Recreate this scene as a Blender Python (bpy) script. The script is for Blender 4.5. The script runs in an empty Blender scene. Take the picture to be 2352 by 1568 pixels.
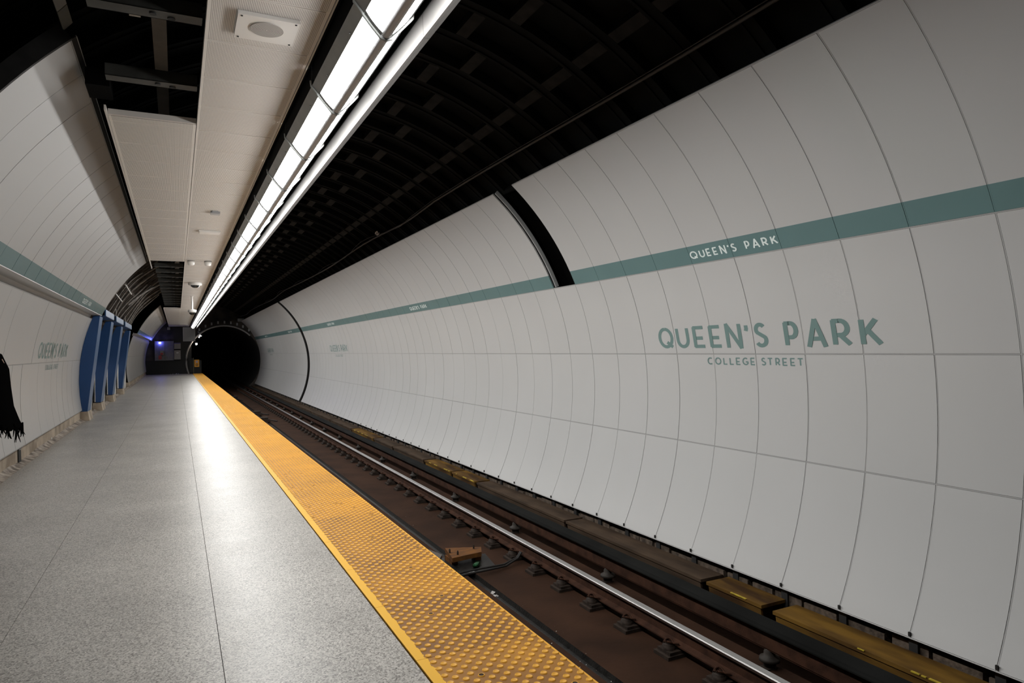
import bpy, math, random
import numpy as np
from mathutils import Matrix, Vector
random.seed(7)
S = bpy.context.scene
C = S.collection
PI = math.pi
R_ = math.radians

# ------------------------------------------------------------------ camera
YAW, PITCH, ROLL, FPX = 26.025, 0.430, -1.130, 1577.8
def cam_axes():
    y, p, r = R_(YAW), R_(PITCH), R_(ROLL)
    f = Vector((math.sin(y)*math.cos(p), math.cos(y)*math.cos(p), math.sin(p)))
    rt = Vector((math.cos(y), -math.sin(y), 0))
    up = rt.cross(f)
    return math.cos(r)*rt+math.sin(r)*up, -math.sin(r)*rt+math.cos(r)*up, f
cd = bpy.data.cameras.new('camera'); cam = bpy.data.objects.new('camera', cd); C.objects.link(cam)
r_, u_, f_ = cam_axes()
cam.matrix_world = Matrix(((r_.x, u_.x, -f_.x, 0), (r_.y, u_.y, -f_.y, 0), (r_.z, u_.z, -f_.z, 1.4), (0, 0, 0, 1)))
cd.sensor_width = 36; cd.lens = FPX*36/2352; cd.clip_start = 0.02; cd.clip_end = 300
S.camera = cam
# ------------------------------------------------------------------ world, exposure
w = bpy.data.worlds.new('world'); S.world = w; w.use_nodes = True
w.node_tree.nodes['Background'].inputs[0].default_value = (0.5, 0.55, 0.6, 1)
w.node_tree.nodes['Background'].inputs[1].default_value = 0.004
S.view_settings.view_transform = 'Standard'; S.view_settings.look = 'None'
S.view_settings.gamma = 1.0; S.view_settings.exposure = 0.0
S.view_settings.use_curve_mapping = False
S.cycles.use_denoising = True
S.cycles.max_bounces = 8; S.cycles.diffuse_bounces = 5; S.cycles.glossy_bounces = 4
S.cycles.caustics_reflective = False; S.cycles.sample_clamp_indirect = 6
LAMP_L, LAMP_R = 19.0, 70.0      # radiance of the light boxes' platform-side and track-side lenses
TUBE_COL = (1.0, 0.995, 0.975)

# ------------------------------------------------------------------ materials
MATS = {}
def M(name, col, rough=0.5, metal=0.0, var=0.0, vscale=8.0, bump=0.0, bscale=30.0, emit=0.0, spec=0.5, coat=0.0, col2=None, stretch=None):
    if name in MATS: return MATS[name]
    m = bpy.data.materials.new(name); m.use_nodes = True; nt = m.node_tree; b = nt.nodes['Principled BSDF']
    b.inputs['Base Color'].default_value = (*col, 1); b.inputs['Roughness'].default_value = rough
    b.inputs['Metallic'].default_value = metal; b.inputs['Specular IOR Level'].default_value = spec
    b.inputs['Coat Weight'].default_value = coat; b.inputs['Coat Roughness'].default_value = 0.12
    if emit:
        b.inputs['Emission Color'].default_value = (*col, 1); b.inputs['Emission Strength'].default_value = emit
    tc = nt.nodes.new('ShaderNodeTexCoord'); src = tc.outputs['Object']
    if stretch:
        mp = nt.nodes.new('ShaderNodeMapping'); mp.inputs['Scale'].default_value = stretch
        nt.links.new(src, mp.inputs[0]); src = mp.outputs[0]
    if var or col2:
        n = nt.nodes.new('ShaderNodeTexNoise'); n.inputs['Scale'].default_value = vscale; n.inputs['Detail'].default_value = 6
        nt.links.new(src, n.inputs['Vector'])
        cr = nt.nodes.new('ShaderNodeValToRGB'); e = cr.color_ramp.elements
        e[0].position, e[1].position = 0.35, 0.65
        c2 = col2 or col
        e[0].color = (*[c*(1-var) for c in c2], 1); e[1].color = (*[min(1, c*(1+var)) for c in col], 1)
        nt.links.new(n.outputs[0], cr.inputs[0]); nt.links.new(cr.outputs[0], b.inputs['Base Color'])
    if bump:
        n2 = nt.nodes.new('ShaderNodeTexNoise'); n2.inputs['Scale'].default_value = bscale; n2.inputs['Detail'].default_value = 4
        nt.links.new(src, n2.inputs['Vector'])
        bp = nt.nodes.new('ShaderNodeBump'); bp.inputs['Strength'].default_value = bump; bp.inputs['Distance'].default_value = 0.01
        nt.links.new(n2.outputs[0], bp.inputs['Height']); nt.links.new(bp.outputs[0], b.inputs['Normal'])
    MATS[name] = m; return m

ENAMEL = M('white_enamel', (0.465, 0.462, 0.457), 0.31, var=0.015, vscale=0.7, spec=0.5, bump=0.05, bscale=3)
TEAL = M('teal_enamel', (0.122, 0.205, 0.208), 0.27, var=0.02, vscale=2, spec=0.5)
TEALP = M('teal_lettering', (0.135, 0.215, 0.205), 0.45)
PALEP = M('pale_lettering', (0.70, 0.78, 0.76), 0.45)
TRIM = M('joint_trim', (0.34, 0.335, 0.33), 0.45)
GAPD = M('joint_gap', (0.03, 0.029, 0.028), 0.9, spec=0.1)
CAST = M('black_painted_iron', (0.0055, 0.0055, 0.005), 0.8, var=0.3, vscale=3, bump=0.2, bscale=14, spec=0.1)
CASTR = M('lamplit_iron_flange', (0.016, 0.0145, 0.013), 0.8, var=0.35, vscale=5, spec=0.15)  # lighter than the black iron: lamp light on the flange sides put into colour
DUSTY = M('dusty_brown_iron', (0.10, 0.085, 0.07), 0.85, var=0.4, vscale=5, col2=(0.05, 0.035, 0.028))
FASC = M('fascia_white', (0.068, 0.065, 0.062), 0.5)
CEILM = M('ceiling_trim_white', (0.66, 0.62, 0.58), 0.4)
STEELG = M('grey_sheet_metal', (0.34, 0.35, 0.345), 0.45, var=0.06)
RAILG = M('frosted_rail', (0.62, 0.62, 0.64), 0.4)
TROUGH = M('trough_black', (0.004, 0.004, 0.004), 0.9, spec=0.05)
STEELD = M('dark_sheet_metal', (0.022, 0.022, 0.022), 0.6, var=0.2, spec=0.25)
CHAN = M('channel_steel', (0.038, 0.038, 0.034), 0.5, var=0.25, vscale=6, spec=0.3)
WHITEP = M('white_plastic', (0.75, 0.73, 0.70), 0.35)
GREYP = M('grey_plastic', (0.35, 0.36, 0.37), 0.4)
DOMEB = M('smoked_dome', (0.02, 0.02, 0.02), 0.08)
BLUED = M('blue_paint', (0.010, 0.058, 0.19), 0.38, var=0.06, vscale=2)
BLUEL = M('pale_blue_paint', (0.045, 0.115, 0.25), 0.4, var=0.04)
CONCW = M('beige_concrete', (0.50, 0.42, 0.33), 0.8, var=0.15, vscale=2.5, bump=0.3, bscale=40, col2=(0.34, 0.27, 0.20))
DIRTC = M('dirty_floor_edge', (0.36, 0.31, 0.26), 0.7, var=0.3, vscale=9, bump=0.4, bscale=30, col2=(0.14, 0.105, 0.08))
WHITEC = M('white_wall_paint', (0.80, 0.78, 0.74), 0.6)
BED = M('rust_dust_trackbed', (0.038, 0.0175, 0.0095), 0.9, var=0.15, vscale=1.6, bump=0.35, bscale=25, col2=(0.029, 0.0135, 0.0075), spec=0.12)
DRAINM = M('wet_black_groove', (0.012, 0.011, 0.010), 0.35, var=0.4, vscale=12, bump=0.5, bscale=50, spec=0.2)
RUST = M('rusty_rail_web', (0.042, 0.018, 0.010), 0.85, var=0.35, vscale=9, bump=0.2, bscale=60, spec=0.15)
RHEAD = M('polished_rail_head', (0.55, 0.54, 0.53), 0.28, metal=1.0, var=0.15, vscale=4, stretch=(30, 0.5, 30))
FAST = M('oily_iron_fastener', (0.030, 0.021, 0.016), 0.7, var=0.4, vscale=20, spec=0.2)
COVER = M('grey_cover_board', (0.010, 0.0102, 0.0096), 0.8, var=0.25, vscale=2, spec=0.05)
PORC = M('dusty_porcelain', (0.036, 0.030, 0.025), 0.6, var=0.25, spec=0.2)
YELW = M('dirty_yellow_plank', (0.135, 0.072, 0.012), 0.8, var=0.35, vscale=5, col2=(0.07, 0.034, 0.012), stretch=(1, 0.25, 1), spec=0.15)
YELE = M('chipped_yellow_edge', (0.42, 0.31, 0.02), 0.6, var=0.4, vscale=14)
BRWN = M('brown_plank', (0.055, 0.036, 0.023), 0.85, spec=0.15, var=0.35, vscale=6, stretch=(1, 0.25, 1))
STONE = M('stone_block', (0.085, 0.065, 0.05), 0.9, spec=0.15, var=0.45, vscale=18, bump=0.6, bscale=40)
WOOD = M('orange_timber', (0.12, 0.047, 0.009), 0.7, spec=0.2, var=0.4, vscale=7, col2=(0.12, 0.05, 0.02), stretch=(1, 5, 1))
VCAB = M('lit_vault_cable', (0.07, 0.065, 0.06), 0.6)  # black cable raised to grey, the light on it put into colour
CABLEM = M('black_cable', (0.018, 0.016, 0.015), 0.6, spec=0.25)
CONDU = M('dusty_conduit', (0.22, 0.20, 0.18), 0.6, var=0.3, vscale=9)
ROD = M('bright_rod', (0.62, 0.60, 0.57), 0.4)
BLACKC = M('black_cloth', (0.003, 0.003, 0.003), 0.95, spec=0.0)
SKIN = M('skin', (0.45, 0.28, 0.20), 0.6)
HAIR = M('dark_hair', (0.02, 0.014, 0.01), 0.6)
BOOT = M('black_boot', (0.012, 0.012, 0.012), 0.5)
ENDW = M('dark_end_wall', (0.045, 0.036, 0.030), 0.8, var=0.35, vscale=2, col2=(0.02, 0.018, 0.016))
BLACKW = M('black_end_wall', (0.012, 0.012, 0.011), 0.7)
BORE = M('tunnel_bore', (0.007, 0.007, 0.007), 0.9)
GREYB = M('grey_board', (0.17, 0.165, 0.16), 0.6, var=0.1)
SIGNB = M('pale_grey_sign_back', (0.42, 0.43, 0.43), 0.5)
BOXG = M('beige_grey_box', (0.26, 0.245, 0.23), 0.5)
RED = M('red_paint', (0.38, 0.05, 0.045), 0.5)
YSIGN = M('yellow_sign', (0.85, 0.38, 0.02), 0.5)
BLKP = M('black_print', (0.01, 0.01, 0.01), 0.5)
WHT = M('white_print', (0.8, 0.8, 0.8), 0.5)
PURP = M('violet_strip', (0.09, 0.07, 0.25), 0.4)
GREENG = M('green_foil', (0.02, 0.11, 0.04), 0.2, metal=0.8)
FOIL = M('crumpled_foil', (0.7, 0.72, 0.72), 0.2, metal=0.8)
def emat(name, col, s):
    m = bpy.data.materials.new(name); m.use_nodes = True; nt = m.node_tree
    nt.nodes.remove(nt.nodes['Principled BSDF']); e = nt.nodes.new('ShaderNodeEmission')
    e.inputs[0].default_value = (*col, 1); e.inputs[1].default_value = s
    nt.links.new(e.outputs[0], nt.nodes['Material Output'].inputs[0]); MATS[name] = m; return m
LENS = emat('glowing_lens', TUBE_COL, LAMP_L); LENSR = emat('glowing_lens_track_side', TUBE_COL, LAMP_R)
BLUEL_E = emat('blue_lamp_glow', (0.12, 0.14, 1.0), 60)
BULB = emat('tunnel_bulb_glow', (1, 0.85, 0.7), 90)

def nmath(nt, op, a, b=None, c=None):
    n = nt.nodes.new('ShaderNodeMath'); n.operation = op
    for i, v in enumerate((a, b, c)):
        if v is None: continue
        if isinstance(v, (int, float)): n.inputs[i].default_value = v
        else: nt.links.new(v, n.inputs[i])
    return n.outputs[0]
def mix(nt, fac, a, b, mode='MIX'):
    n = nt.nodes.new('ShaderNodeMix'); n.data_type = 'RGBA'; n.blend_type = mode
    for i, v in ((0, fac), (6, a), (7, b)):
        if isinstance(v, tuple): n.inputs[i].default_value = (*v, 1)
        elif isinstance(v, (int, float)): n.inputs[i].default_value = v
        else: nt.links.new(v, n.inputs[i])
    return n.outputs[2]
def ramp(nt, src, stops):
    r = nt.nodes.new('ShaderNodeValToRGB'); e = r.color_ramp.elements
    while len(e) < len(stops): e.new(0.5)
    for k, (p, c) in enumerate(stops):
        e[k].position = p; e[k].color = (*c, 1) if isinstance(c, tuple) else (c, c, c, 1)
    nt.links.new(src, r.inputs[0]); return r.outputs[0]
def noise(nt, vec, scale, detail=4, rough=0.5):
    n = nt.nodes.new('ShaderNodeTexNoise'); n.inputs['Scale'].default_value = scale
    n.inputs['Detail'].default_value = detail; n.inputs['Roughness'].default_value = rough
    nt.links.new(vec, n.inputs['Vector']); return n.outputs[0]

def terrazzo():
    m = bpy.data.materials.new('terrazzo'); m.use_nodes = True; nt = m.node_tree; b = nt.nodes['Principled BSDF']
    tc = nt.nodes.new('ShaderNodeTexCoord'); o = tc.outputs['Object']
    sp = nt.nodes.new('ShaderNodeSeparateXYZ'); nt.links.new(o, sp.inputs[0])
    v = nt.nodes.new('ShaderNodeTexVoronoi'); v.inputs['Scale'].default_value = 150; nt.links.new(o, v.inputs['Vector'])
    g = nt.nodes.new('ShaderNodeRGBToBW'); nt.links.new(v.outputs['Color'], g.inputs[0])
    chips = ramp(nt, g.outputs[0], [(0.0, (0.09, 0.08, 0.072)), (0.22, (0.22, 0.205, 0.185)), (0.45, (0.38, 0.36, 0.33)), (0.8, (0.54, 0.51, 0.47)), (1.0, (0.66, 0.63, 0.585))])
    big = ramp(nt, noise(nt, o, 1.3, 5), [(0.3, 0.80), (0.7, 1.0)])
    col = mix(nt, 1.0, chips, big, 'MULTIPLY')
    fr = nmath(nt, 'FRACT', nmath(nt, 'DIVIDE', nmath(nt, 'ADD', sp.outputs[1], 3.52), 0.36))
    line = nmath(nt, 'LESS_THAN', fr, 0.009)
    brk = nmath(nt, 'GREATER_THAN', noise(nt, o, 7, 3), 0.44)
    col = mix(nt, nmath(nt, 'MULTIPLY', nmath(nt, 'MULTIPLY', line, brk), 0.55), col, (0.06, 0.055, 0.05))
    scf = nmath(nt, 'GREATER_THAN', noise(nt, o, 4.5, 8, 0.7), 0.725)
    col = mix(nt, nmath(nt, 'MULTIPLY', scf, 0.35), col, (0.1, 0.09, 0.08))
    nt.links.new(col, b.inputs['Base Color'])
    rg = nmath(nt, 'MULTIPLY_ADD', noise(nt, o, 2.2, 6, 0.6), 0.12, 0.32)
    nt.links.new(rg, b.inputs['Roughness']); b.inputs['Specular IOR Level'].default_value = 0.45
    bp = nt.nodes.new('ShaderNodeBump'); bp.inputs['Strength'].default_value = 0.08; bp.inputs['Distance'].default_value = 0.002
    nt.links.new(noise(nt, o, 60, 3), bp.inputs['Height']); nt.links.new(bp.outputs[0], b.inputs['Normal'])
    return m
TERR = terrazzo()

def tactile(name, dome):
    m = bpy.data.materials.new(name); m.use_nodes = True; nt = m.node_tree; b = nt.nodes['Principled BSDF']
    tc = nt.nodes.new('ShaderNodeTexCoord'); o = tc.outputs['Object']
    sp = nt.nodes.new('ShaderNodeSeparateXYZ'); nt.links.new(o, sp.inputs[0])
    tile = nmath(nt, 'FLOOR', nmath(nt, 'DIVIDE', nmath(nt, 'SUBTRACT', sp.outputs[1], 2.962), 0.709))
    wn = nt.nodes.new('ShaderNodeTexWhiteNoise'); wn.noise_dimensions = '1D'; nt.links.new(tile, wn.inputs['W'])
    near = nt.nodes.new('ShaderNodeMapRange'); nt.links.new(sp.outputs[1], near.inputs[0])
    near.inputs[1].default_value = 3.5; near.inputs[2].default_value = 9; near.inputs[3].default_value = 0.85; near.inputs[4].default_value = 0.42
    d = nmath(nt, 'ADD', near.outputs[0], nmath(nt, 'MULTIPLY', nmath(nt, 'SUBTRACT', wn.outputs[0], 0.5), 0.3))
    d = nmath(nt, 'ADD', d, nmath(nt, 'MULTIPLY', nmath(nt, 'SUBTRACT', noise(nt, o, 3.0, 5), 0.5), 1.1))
    edge = nmath(nt, 'LESS_THAN', nmath(nt, 'ADD', sp.outputs[0], nmath(nt, 'MULTIPLY', noise(nt, o, 30, 4), 0.03)), 1.002)
    if dome:
        d2 = nmath(nt, 'MULTIPLY', d, 0.30); d2.node.use_clamp = True
        col = mix(nt, d2, (0.78, 0.37, 0.03), (0.42, 0.19, 0.045))
        speck = noise(nt, o, 90, 2); col = mix(nt, nmath(nt, 'MULTIPLY', speck, 0.25), col, (0.85, 0.58, 0.10))
    else:
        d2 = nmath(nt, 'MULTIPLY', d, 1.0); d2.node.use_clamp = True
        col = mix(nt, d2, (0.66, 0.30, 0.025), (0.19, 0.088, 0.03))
        col = mix(nt, edge, col, (0.78, 0.42, 0.03))
    nt.links.new(col, b.inputs['Base Color']); b.inputs['Roughness'].default_value = 0.5 if dome else 0.55; b.inputs['Specular IOR Level'].default_value = 0.3
    return m
TACB, TACD = tactile('tactile_base', False), tactile('tactile_dome', True)

def perforated():
    m = bpy.data.materials.new('perforated_ceiling'); m.use_nodes = True; nt = m.node_tree; b = nt.nodes['Principled BSDF']
    tc = nt.nodes.new('ShaderNodeTexCoord'); o = tc.outputs['Object']
    sp = nt.nodes.new('ShaderNodeSeparateXYZ'); nt.links.new(o, sp.inputs[0])
    sx = nmath(nt, 'SINE', nmath(nt, 'MULTIPLY', sp.outputs[0], 2*PI/0.0085))
    sy = nmath(nt, 'SINE', nmath(nt, 'MULTIPLY', sp.outputs[1], 2*PI/0.0085))
    hole = nmath(nt, 'GREATER_THAN', nmath(nt, 'ADD', sx, nmath(nt, 'MULTIPLY', sy, 0.6)), 0.45)
    # plain margins along the panel edges and the folded ribs
    fx = nmath(nt, 'ABSOLUTE', nmath(nt, 'SUBTRACT', nmath(nt, 'FRACT', nmath(nt, 'DIVIDE', nmath(nt, 'ADD', sp.outputs[0], 0.44), 0.604)), 0.5))
    fy = nmath(nt, 'ABSOLUTE', nmath(nt, 'SUBTRACT', nmath(nt, 'FRACT', nmath(nt, 'DIVIDE', nmath(nt, 'SUBTRACT', sp.outputs[1], 4.295), 0.594)), 0.5))
    inside = nmath(nt, 'MULTIPLY', nmath(nt, 'LESS_THAN', fx, 0.462), nmath(nt, 'LESS_THAN', fy, 0.482))
    rib = nmath(nt, 'GREATER_THAN', fy, 0.489)
    col = mix(nt, nmath(nt, 'MULTIPLY', hole, inside), (0.80, 0.765, 0.72), (0.20, 0.18, 0.165))
    col = mix(nt, rib, col, (0.88, 0.85, 0.80))
    nt.links.new(col, b.inputs['Base Color']); b.inputs['Roughness'].default_value = 0.42
    hb = nmath(nt, 'SUBTRACT', 1.0, nmath(nt, 'ABSOLUTE', nmath(nt, 'SUBTRACT', fy, 0.5)))
    return m
PERF = perforated()

def grille():
    m = bpy.data.materials.new('speaker_grille'); m.use_nodes = True; nt = m.node_tree; b = nt.nodes['Principled BSDF']
    tc = nt.nodes.new('ShaderNodeTexCoord'); o = tc.outputs['Object']
    ln = nt.nodes.new('ShaderNodeVectorMath'); ln.operation = 'LENGTH'; nt.links.new(o, ln.inputs[0])
    r = nmath(nt, 'SINE', nmath(nt, 'MULTIPLY', ln.outputs[1], 2*PI/0.0075))
    col = mix(nt, nmath(nt, 'GREATER_THAN', r, 0.1), (0.52, 0.49, 0.46), (0.16, 0.15, 0.14))
    nt.links.new(col, b.inputs['Base Color']); return m
GRILLE = grille()

# ------------------------------------------------------------------ mesh helpers
class MB:
    def __init__(s): s.v = []; s.f = []; s.m = []; s.mats = []; s.sm = []
    def mi(s, mat):
        if mat not in s.mats: s.mats.append(mat)
        return s.mats.index(mat)
    def face(s, pts, mat, smooth=False):
        n = len(s.v); s.v += [tuple(p) for p in pts]; s.f.append(tuple(range(n, n+len(pts)))); s.m.append(s.mi(mat)); s.sm.append(smooth)
    def mesh(s, verts, faces, mat, smooth=False):
        n = len(s.v); s.v += [tuple(p) for p in verts]; k = s.mi(mat)
        for f in faces: s.f.append(tuple(n+i for i in f)); s.m.append(k); s.sm.append(smooth)
    def box(s, x0, x1, y0, y1, z0, z1, mat, rot=0, piv=None):
        vs = [(x, y, z) for z in (z0, z1) for y in (y0, y1) for x in (x0, x1)]
        if rot:
            px, py = piv or ((x0+x1)/2, (y0+y1)/2); c, q = math.cos(rot), math.sin(rot)
            vs = [(px+(x-px)*c-(y-py)*q, py+(x-px)*q+(y-py)*c, z) for x, y, z in vs]
        s.mesh(vs, [(0, 2, 3, 1), (4, 5, 7, 6), (0, 1, 5, 4), (2, 6, 7, 3), (0, 4, 6, 2), (1, 3, 7, 5)], mat)
    def prism(s, prof, y0, y1, mat, smooth=False):      # profile in x,z extruded along y
        n = len(prof)
        s.mesh([(x, y0, z) for x, z in prof]+[(x, y1, z) for x, z in prof],
               [(i, (i+1) % n, (i+1) % n+n, i+n) for i in range(n)], mat, smooth)
        s.face([(x, y0, z) for x, z in prof], mat); s.face([(x, y1, z) for x, z in prof][::-1], mat)
    def tube(s, path, r, mat, seg=8, cap=True):
        path = [Vector(p) for p in path]; rings = []
        up = Vector((0, 0, 1))
        for i, p in enumerate(path):
            t = (path[min(i+1, len(path)-1)]-path[max(i-1, 0)]).normalized()
            a = t.cross(up)
            if a.length < 1e-3: a = t.cross(Vector((1, 0, 0)))
            a.normalize(); b = t.cross(a).normalized()
            rr = r[i] if isinstance(r, (list, tuple)) else r
            rings.append([p+(a*math.cos(2*PI*k/seg)+b*math.sin(2*PI*k/seg))*rr for k in range(seg)])
        vs = [q for g in rings for q in g]
        fs = [(i*seg+k, i*seg+(k+1) % seg, (i+1)*seg+(k+1) % seg, (i+1)*seg+k) for i in range(len(path)-1) for k in range(seg)]
        s.mesh(vs, fs, mat, True)
        if cap: s.face(rings[0][::-1], mat); s.face(rings[-1], mat)
    def lathe(s, prof, c, mat, seg=20, axis='z'):        # prof (r, h)
        vs = []
        for r, h in prof:
            for k in range(seg):
                a = 2*PI*k/seg
                if axis == 'z': vs.append((c[0]+r*math.cos(a), c[1]+r*math.sin(a), c[2]+h))
                elif axis == 'y': vs.append((c[0]+r*math.cos(a), c[1]+h, c[2]+r*math.sin(a)))
                else: vs.append((c[0]+h, c[1]+r*math.cos(a), c[2]+r*math.sin(a)))
        fs = [(i*seg+k, i*seg+(k+1) % seg, (i+1)*seg+(k+1) % seg, (i+1)*seg+k) for i in range(len(prof)-1) for k in range(seg)]
        s.mesh(vs, fs, mat, True)
        s.face(vs[:seg][::-1], mat); s.face(vs[-seg:], mat)
    def build(s, name, parent=None, origin=None):
        me = bpy.data.meshes.new(name)
        v = s.v
        if origin: v = [(a-origin[0], b-origin[1], c-origin[2]) for a, b, c in v]
        me.from_pydata(v, [], s.f)
        for m in s.mats: me.materials.append(m)
        me.polygons.foreach_set('material_index', s.m); me.polygons.foreach_set('use_smooth', s.sm)
        me.update()
        o = bpy.data.objects.new(name, me); C.objects.link(o)
        if origin and not parent: o.location = origin
        if parent:
            o.parent = parent
            if origin: o.location = Vector(origin)-parent.location
        return o
def tag(o, label=None, cat=None, group=None, kind=None):
    if label: o['label'] = label
    if cat: o['category'] = cat
    if group: o['group'] = group
    if kind: o['kind'] = kind
    return o
def empty(name, loc, label, cat, group=None):
    o = bpy.data.objects.new(name, None); C.objects.link(o); o.location = loc; o.empty_display_size = 0.1
    return tag(o, label, cat, group)
def part(mb, name, parent, label=None):     # part meshes are written in world coordinates
    o = mb.build(name, None, tuple(parent_loc(parent))); o.parent = parent; o.location = (0, 0, 0)
    if label: o['label'] = label
    return o
def parent_loc(p):
    l = Vector(p.location)
    while p.parent: p = p.parent; l += p.location
    return l
def copy_tree(o, parent=None):
    c = o.copy(); C.objects.link(c)
    if parent: c.parent = parent
    for ch in o.children: copy_tree(ch, c)
    return c
ORD = ['nearest', 'second', 'third', 'fourth', 'fifth', 'sixth', 'seventh', 'eighth', 'ninth', 'tenth', 'eleventh', 'twelfth', 'thirteenth', 'fourteenth', 'fifteenth', 'sixteenth', 'seventeenth', 'eighteenth', 'nineteenth', 'twentieth']
def nth(k):
    if k < 20: return ORD[k]
    n = k+1; return '%d%s' % (n, {1: 'st', 2: 'nd', 3: 'rd'}.get(n % 10, 'th') if n not in (11, 12, 13) else 'th')

# ------------------------------------------------------------------ tunnel section
CX, CZ, R = 1.722, 0.8305, 3.6
RING0, RINGD = 2.750, 0.6112
YEND = 51.6
def cyl(a, r, y): return (CX+r*math.cos(R_(a)), y, CZ+r*math.sin(R_(a)))

def arc_panel(mb, y0, y1, a0, a1, r, thick, mat, n=10, dr0=0.0, dr1=0.0, sides=True):
    A = [a0+(a1-a0)*i/n for i in range(n+1)]
    vs = []
    for a in A: vs += [cyl(a, r+dr0, y0), cyl(a, r+dr1, y1)]
    mb.mesh(vs, [(2*i, 2*i+2, 2*i+3, 2*i+1) for i in range(n)], mat, True)
    if sides:
        for y, dr in ((y0, dr0), (y1, dr1)):
            vv = []
            for a in A: vv += [cyl(a, r+dr, y), cyl(a, r+thick, y)]
            mb.mesh(vv, [(2*i, 2*i+1, 2*i+3, 2*i+2) for i in range(n)], mat, True)
        for a in (a0, a1):
            mb.face([cyl(a, r+dr0, y0), cyl(a, r+dr1, y1), cyl(a, r+thick, y1), cyl(a, r+thick, y0)], mat)

def clad(mb, k0, k1, rows, r, y_ref, skip=lambda k, j: False, tealrow=None, teal_edge=None, top_trim=True, sgn=1):
    """rings k0..k1-1 of panels; rows = list of angles from top to bottom"""
    ins = 0.0062; dA = math.degrees(ins/r)
    for k in range(k0, k1):
        y0, y1 = y_ref+k*RINGD, y_ref+(k+1)*RINGD
        for j in range(len(rows)-1):
            if skip(k, j): continue
            a0, a1 = rows[j], rows[j+1]
            s = 1 if a1 > a0 else -1
            b0, b1 = a0+s*dA, a1-s*dA
            d0, d1 = random.uniform(-.0014, .0014), random.uniform(-.0014, .0014)
            if j == tealrow:
                arc_panel(mb, y0+ins, y1-ins, b0, teal_edge, r, .02, ENAMEL, 12, d0, d1)
                arc_panel(mb, y0+ins, y1-ins, teal_edge, b1, r, .02, TEAL, 3, d0, d1)
            else:
                arc_panel(mb, y0+ins, y1-ins, b0, b1, r, .02, ENAMEL, 10, d0, d1)
        # trims at the ring joint and the row joints
        t = .0045; tA = math.degrees(t/r)
        for j in range(len(rows)-1):
            if skip(k, j) or skip(k-1, j): continue
            if j == tealrow:
                s = 1 if rows[j+1] > rows[j] else -1
                arc_panel(mb, y0-t, y0+t, rows[j], teal_edge, r+.002, .018, TRIM, 10)
                arc_panel(mb, y0-t, y0+t, teal_edge, rows[j+1]-s*tA, r+.002, .018, TEAL, 3)
            else: arc_panel(mb, y0-t, y0+t, rows[j], rows[j+1], r+.002, .018, TRIM, 8)
        for j, a in enumerate(rows):
            up = j > 0 and not skip(k, j-1); dn = j < len(rows)-1 and not skip(k, j)
            if up or dn: arc_panel(mb, y0, y1, a-tA, a+tA, r+.001, .018, TRIM, 1)
        # dark backing
        for j in range(len(rows)-1):
            if not skip(k, j): arc_panel(mb, y0, y1, rows[j], rows[j+1], r+.02, .01, GAPD, 5)

# right wall -----------------------------------------------------------
ROWS_R = [49.35, 23.19, 7.11, -8.99, -27.69]
KEND = int(round((YEND-RING0)/RINGD))
wr = MB()
skipR = lambda k, j: (k == 9 and j == 0) or (k == 47)
clad(wr, -9, KEND, ROWS_R, R, RING0, skipR, 0, 26.43)
arc_panel(wr, RING0+48*RINGD-.02, RING0+48*RINGD-.004, 49.3, -27.6, R+.01, .06, GAPD, 24)
# galvanised angle at the far side of the missing panel, small end brackets at the foot
arc_panel(wr, RING0+10*RINGD-.035, RING0+10*RINGD-.008, 49.2, 23.3, R+.03, .05, STEELG, 16)
for k in range(-4, 30):
    y = RING0+k*RINGD
    x, _, z = cyl(-27.5, R-.004, y); wr.box(x-.006, x+.006, y-.012, y+.006, z, z+.03, GAPD)
wall_r = tag(wr.build('wall_right'), 'curved white enamel panel wall with teal stripe across the tracks', None, None, 'structure')

# left wall ------------------------------------------------------------
RL = 3.49
wl = MB()
up_rows = [131.45, 155.95]
KL0, KL1 = 0, 20
Y_LU = 5.24
clad(wl, KL0, KL1, up_rows, RL, Y_LU, lambda k, j: k < KL0, 0, 152.9)
YLU_END = Y_LU+20*RINGD
low_top = 180-math.degrees(math.asin((0.855+1.4-CZ)/R))
low_rows = [158.15, 172.6, 189.7]
Y_LL = 17.2-38*RINGD+.0
clad(wl, 0, 38, low_rows, R, Y_LL, lambda k, j: False)
# soffit of the stepped ledge
zs = 0.855+1.4
xi, xo = cyl(155.95, RL, 0)[0], cyl(low_top, R, 0)[0]
wl.box(xo-.05, xi+.001, Y_LU, YLU_END, zs-.004, zs+.012, ENAMEL); arc_panel(wl, Y_LU-2, YLU_END-.3, low_top-.6, 158.3, R+.045, .01, TRIM, 2)  # mid-grey arc set back here paints the ledge's shadow band
arc_panel(wl, Y_LU-.03, Y_LU-.004, 131.3, 156, RL-.004, .11, STEELD, 16); arc_panel(wl, Y_LU, YLU_END, 130.75, 131.38, RL+.004, .01, GAPD, 1); arc_panel(wl, Y_LU, YLU_END, 130.68, 130.76, RL+.002, .01, STEELG, 1)
# far left wall
YF0 = 32.85; KF = int(round((YEND-YF0)/RINGD))
clad(wl, 0, KF, up_rows, RL, YF0, lambda k, j: False, 0, 152.9)
clad(wl, 0, KF, low_rows, R, YF0, lambda k, j: False)
wl.box(xo-.05, xi+.001, YF0, YEND, zs-.004, zs+.012, ENAMEL); arc_panel(wl, YF0, YEND, low_top-.6, 158.3, R+.045, .01, TRIM, 2)  # same grey arc paints the shadow band under the far ledge
wall_l = tag(wl.build('wall_left'), 'curved white panel wall with teal stripe and stepped ledge beside the platform', None, None, 'structure')

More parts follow.
